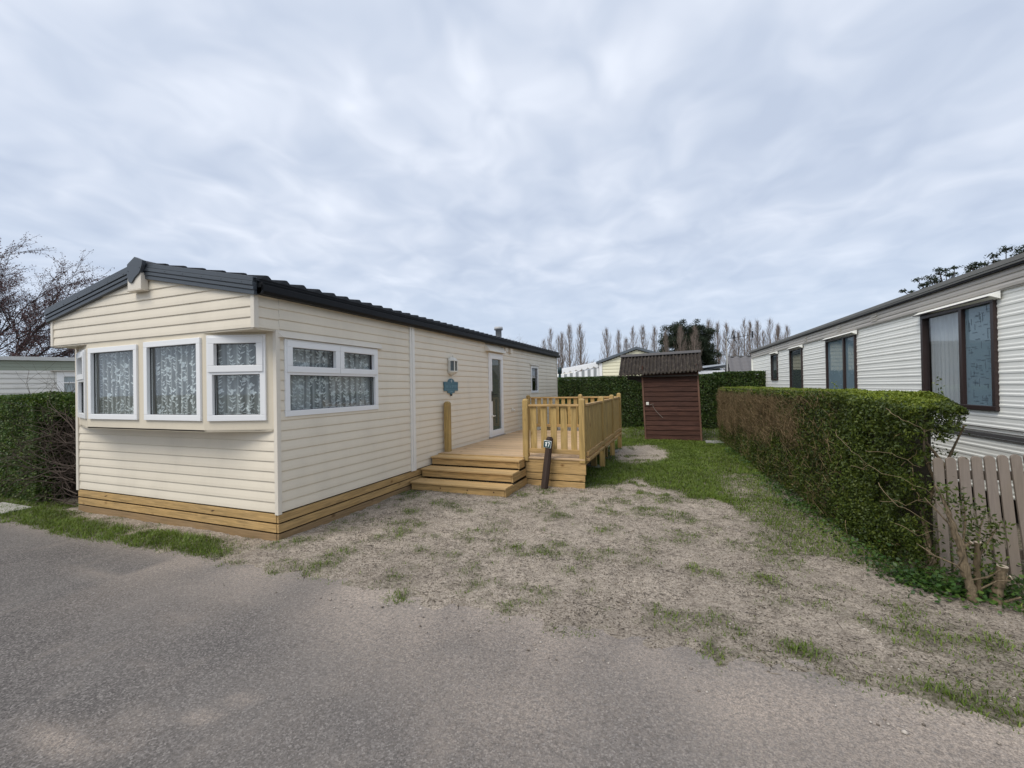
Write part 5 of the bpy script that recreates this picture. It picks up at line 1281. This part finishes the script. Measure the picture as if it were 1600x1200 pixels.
def poplars():
    protos = []
    for k, (sd, wid, st, sp) in enumerate(((1, 1.75, 1, 0), (2, 1.55, 1, 0), (3, 1.9, 2, 1.7), (4, 2.1, 3, 2.0), (5, 1.15, 1, 0))): protos.append(poplar_mesh(sd, 17, wid, st, sp))
    base = {}
    rows = [  # px, top y, kind, label
        (862, 514, 3, 'broad three-stemmed bare poplar, first of the row above the left home end'), (879, 521, 4, 'thin single bare poplar second from the left in the far row'),
        (891, 509, 0, 'tall bare poplar third from left above the awning left end'), (908, 509, 1, 'tall bare poplar fourth from left, last before the gap in the row'),
        (949, 515, 0, 'bare poplar first right of the gap, above the yellow roof'), (968, 518, 1, 'slim bare poplar above the left edge of the shed roof'),
        (985, 512, 2, 'twin-stemmed bare poplar above the left half of the shed roof'), (1006, 511, 0, 'bare poplar above the middle of the shed roof'),
        (1024, 512, 1, 'bare poplar touching the left side of the dark conifer'), (1042, 518, 4, 'thin bare poplar standing in front of the conifer left part'),
        (1065, 512, 0, 'bare poplar standing in front of the conifer middle'), (1087, 512, 1, 'brown bare poplar in front of the conifer right part'),
        (1109, 502, 0, 'bare brownish poplar at the right side of the conifer'), (1123, 505, 4, 'thin straight bare poplar just right of the conifer'),
        (1136, 507, 1, 'bare poplar directly behind the aerial mast'), (1148, 516, 4, 'lower thin bare poplar behind the middle of the aerial'),
        (1160, 500, 2, 'tall twin-stemmed bare poplar behind the aerial right half'), (1173, 504, 4, 'thin bare poplar behind the aerial tip'),
        (1185, 503, 1, 'bare poplar just right of the aerial tip above white home corner'), (1205, 499, 3, 'broad bare poplar above the far end of the white home roof'),
        (1217, 508, 4, 'thin bare poplar right of the broad one above white roof'), (1231, 511, 1, 'last small bare poplar at the right end of the row')]
    hor = lambda x: 605-.0176*(x-800)
    for i, (px, ty, kd, lab) in enumerate(rows):
        dep = 108+(i*37 % 11); q = wpos(px, dep); H = CAM.z+(hor(px)-ty)/FPX*dep
        if px in (1065, 1087, 1042): dep = 74; q = wpos(px, dep); H = CAM.z+(hor(px)-ty)/FPX*dep
        r = thing('poplar_tree', lab, 'tree', (0, 0, 0), 'far row of bare poplars')
        if kd not in base:
            (tv, tf), (cv, cf) = protos[kd]
            a = np_obj('trunk', tv, tf, M['poplar'], r); b = np_obj('crown', cv, cf, M['poplar'], r); base[kd] = (a, b)
        else:
            for src in base[kd]:
                c = src.copy(); C.objects.link(c); c.parent = r
        r.location = q; s = H/17.0; r.scale = (s*(1+.1*math.sin(i*2.3)), s, s); r.rotation_euler = (0, 0, i*1.9 if kd not in (2, 3) else YAW+.1*(i % 3))
poplars()
def bare_round_tree(name, label, px, dep, H, wid, seed, group=None):
    rg = random.Random(seed); s0, s1, r0, r1 = [], [], [], []; q = wpos(px, dep); root = thing(name, label, 'tree', tuple(q), group)
    tr = [(tuple(q), tuple(q+Vector((0, 0, H*.3))))]
    def br(p, d, L, r, lv):
        for k in range(3):
            d = (d+Vector((rg.gauss(0, .14), rg.gauss(0, .14), rg.gauss(0, .1)+.03))).normalized(); e = p+d*L/3; s0.append(tuple(p)); s1.append(tuple(e)); r0.append(r); r1.append(r*.85); p = e; r *= .85
        if lv:
            for k in range(4): br(p if k < 2 else p-d*L*.3, (d+Vector((rg.gauss(0, .55)*wid, rg.gauss(0, .55)*wid, rg.gauss(0, .35)))).normalized(), L*rg.uniform(.55, .85), max(r*.7, .012), lv-1)
    for k in range(6): br(q+Vector((0, 0, H*.25)), Vector((rg.gauss(0, .45)*wid, rg.gauss(0, .45)*wid, 1)).normalized(), H*.28, H*.010, 4)
    V, F = sticks_np([a for a, b in tr], [b for a, b in tr], H*.022, H*.018, 8); np_obj('trunk', V, F, M['poplar'], root)
    V, F = sticks_np(s0, s1, r0, r1, 3); np_obj('crown', V, F, M['poplar'], root)
bare_round_tree('bare_tree', 'rounded bare tree just above the far end of the left home roof', 829, 60, 8.6, 1.0, 3)
bare_round_tree('bare_tree', 'low bare shrubby tree in the gap of the poplar row behind awning', 932, 70, 6.6, 1.4, 7)
bare_round_tree('bare_tree', 'low brown bare trees filling in behind the grey tiled roof', 1165, 80, 7.6, 1.7, 9)
bare_round_tree('bare_tree', 'low tangled bare tree at the right of the dark conifer', 1104, 85, 8.0, 1.3, 12)
def conifer():
    rng = np.random.default_rng(3); dep = 82; q = wpos(1071, dep); t = thing('conifer_tree', 'large dark evergreen conifer with two peaks above the shed roof', 'tree', tuple(q))
    k = dep/FPX; P = []; N = []
    r2 = np.array([math.cos(YAW), math.sin(YAW), 0]); f2 = np.array([-math.sin(YAW), math.cos(YAW), 0]); b = np.array(q)
    blobs = []
    rg = random.Random(2)
    sil = [(1030, 545), (1034, 530), (1042, 518), (1052, 511), (1060, 503), (1066, 498), (1074, 506), (1083, 500), (1092, 508), (1099, 515), (1106, 524), (1113, 536), (1118, 547)]
    for px, py in sil:
        for j in range(6):
            yy = py+5+j*9+rg.uniform(-3, 3); xx = 1072+(px-1072)*(.93+.03*j*rg.uniform(-1, 1))
            blobs.append((xx, yy, rg.uniform(.55, 1.15), rg.uniform(-2.6, 2.6)))
    for j in range(120): blobs.append((rg.uniform(1040, 1110), rg.uniform(512, 592), rg.uniform(.6, 1.2), rg.uniform(-3, 2)))
    for xx, yy, rad, dd in blobs:
        c = b+r2*((xx-1071)*k)+f2*dd; c[2] = CAM.z+(605-.0176*(xx-800)-yy)*k; n = int(560*rad*rad)
        v = rng.normal(0, 1, (n, 3)); v /= np.linalg.norm(v, axis=1)[:, None]; P.append(c+v*rad*rng.uniform(.4, 1.25, (n, 1))*[1, 1, .8]); N.append(v)
    P = np.concatenate(P); N = np.concatenate(N); V, F = leaves_np(rng, P, N, .34, .09, .8); np_obj('crown', V, F, M['conifer'], t)
    m_ = MB(); m_.tube([tuple(q), (q.x, q.y, 11)], [.4, .1], 8); m_.build('trunk', M['bark'], t)
conifer()
def pine(name, label, px, dep, items, seed):
    rng = np.random.default_rng(seed); rg = random.Random(seed); q = wpos(px, dep); t = thing(name, label, 'tree', tuple(q)); k = dep/FPX
    r2 = np.array([math.cos(YAW), math.sin(YAW), 0]); f2 = np.array([-math.sin(YAW), math.cos(YAW), 0]); b = np.array(q); P = []; N = []; m_ = MB(); hub = None
    fill = [(i[0]+rg.uniform(-14, 14), i[1]+rg.uniform(28, 85), rg.uniform(.35, .6)) for i in items for _ in range(2)]
    for xx, yy, rad in items+fill:
        d = rg.uniform(-1.5, 1.5); c = b+r2*((xx-px)*k)+f2*d; c[2] = CAM.z+(605-.0176*(xx-800)-yy)*k
        n = int(620*rad*rad)+25; v = rng.normal(0, 1, (n, 3)); v /= np.linalg.norm(v, axis=1)[:, None]; P.append(c+v*rad*rng.uniform(.3, 1.0, (n, 1))*[1.25, 1.25, .65]); N.append(v)
        zc = max(2.5, c[2]*.62); m_.tube([(q.x, q.y, zc), ((q.x+c[0])/2, (q.y+c[1])/2, (zc+c[2])/2+.1), tuple(c)], [.06, .04, .015], 5)
    V, F = leaves_np(rng, np.concatenate(P), np.concatenate(N), .17, .06, .7); np_obj('crown', V, F, M['conifer'], t)
    top = CAM.z+(590-min(i[1] for i in items))*k*.9; m_.tube([tuple(q), (q.x+.1, q.y, top*.5), (q.x, q.y, top*.85)], [.2, .15, .06], 8); m_.build('trunk', M['plumbark'], t)
pine('pine_tree', 'flat-topped dark tree with open branches over the white home roof', 1490, 26, [(1459, 424, .25), (1466, 430, .3), (1454, 432, .22), (1475, 438, .28), (1484, 421, .2), (1490, 428, .25), (1497, 432, .3), (1503, 425, .22), (1510, 416, .25), (1517, 413, .25), (1524, 418, .25), (1532, 411, .22), (1538, 416, .25), (1545, 417, .15), (1446, 447, .2), (1452, 443, .2), (1458, 442, .22), (1466, 447, .25), (1480, 434, .3), (1488, 436, .3), (1515, 423, .3), (1500, 437, .35), (1440, 453, .15), (1525, 425, .35), (1470, 455, .35), (1490, 450, .4), (1520, 436, .4), (1545, 428, .35)], 5)
pine('pine_tree', 'rounded bushy evergreen top over the white home roof at right edge', 1574, 24, [(1562, 398, .3), (1570, 391, .35), (1580, 393, .3), (1588, 395, .22), (1566, 405, .35), (1576, 403, .4), (1586, 401, .3), (1597, 399, .2), (1557, 408, .2), (1605, 402, .3), (1574, 415, .45), (1590, 412, .4)], 6)
def plum_tree():
    rng = np.random.default_rng(9); rg = random.Random(14); dep = 21; q = wpos(-20, dep); t = thing('plum_tree', 'dark twiggy purple-leaved plum tree behind the left background home', 'tree', tuple(q))
    s0, s1, r0, r1, LP = [], [], [], [], []
    def br(p, d, L, r, lv):
        n = 4
        for k in range(n):
            d = (d+Vector((rg.gauss(0, .16), rg.gauss(0, .16), rg.gauss(0, .12)+.015))).normalized(); e = p+d*L/n; s0.append(tuple(p)); s1.append(tuple(e)); r0.append(r); r1.append(r*.88)
            if lv <= 1:
                for j in range(4 if lv == 0 else 1): LP.append(tuple(p.lerp(e, rg.random())+Vector((rg.gauss(0, .05), rg.gauss(0, .05), rg.gauss(0, .05)))))
            p = e; r *= .88
            if lv and k > 0:
                for j in range(2 if lv > 1 else 2): br(p, (d+Vector((rg.gauss(0, .55), rg.gauss(0, .55), rg.gauss(0, .42)))).normalized(), L*rg.uniform(.45, .72), max(r*.62, .007), lv-1)
    r2 = Vector((math.cos(YAW), math.sin(YAW), 0))
    for k in range(14):
        a = (k-6.5)/7.0; br(q+Vector((0, 0, 1.9+rg.uniform(-.2, .5))), (r2*(a*1.15+.16)+Vector((rg.gauss(0, .15), rg.gauss(0, .35), (.56+.30*(1-abs(a)))))).normalized(), rg.uniform(3.3, 4.0), .07, 3)
    V, F = sticks_np(s0, s1, r0, r1, 3); np_obj('branches', V, F, M['plumbark'], t)
    V, F = leaves_np(rng, np.array(LP), np.tile([[0, 0, 1.]], (len(LP), 1)), .075, .042, 1.0); np_obj('crown', V, F, M['plumleaf'], t)
    m_ = MB(); m_.tube([tuple(q), (q.x, q.y, 1.2), (q.x+.1, q.y, 2.3)], [.26, .22, .16], 9); m_.build('trunk', M['plumbark'], t)
plum_tree()
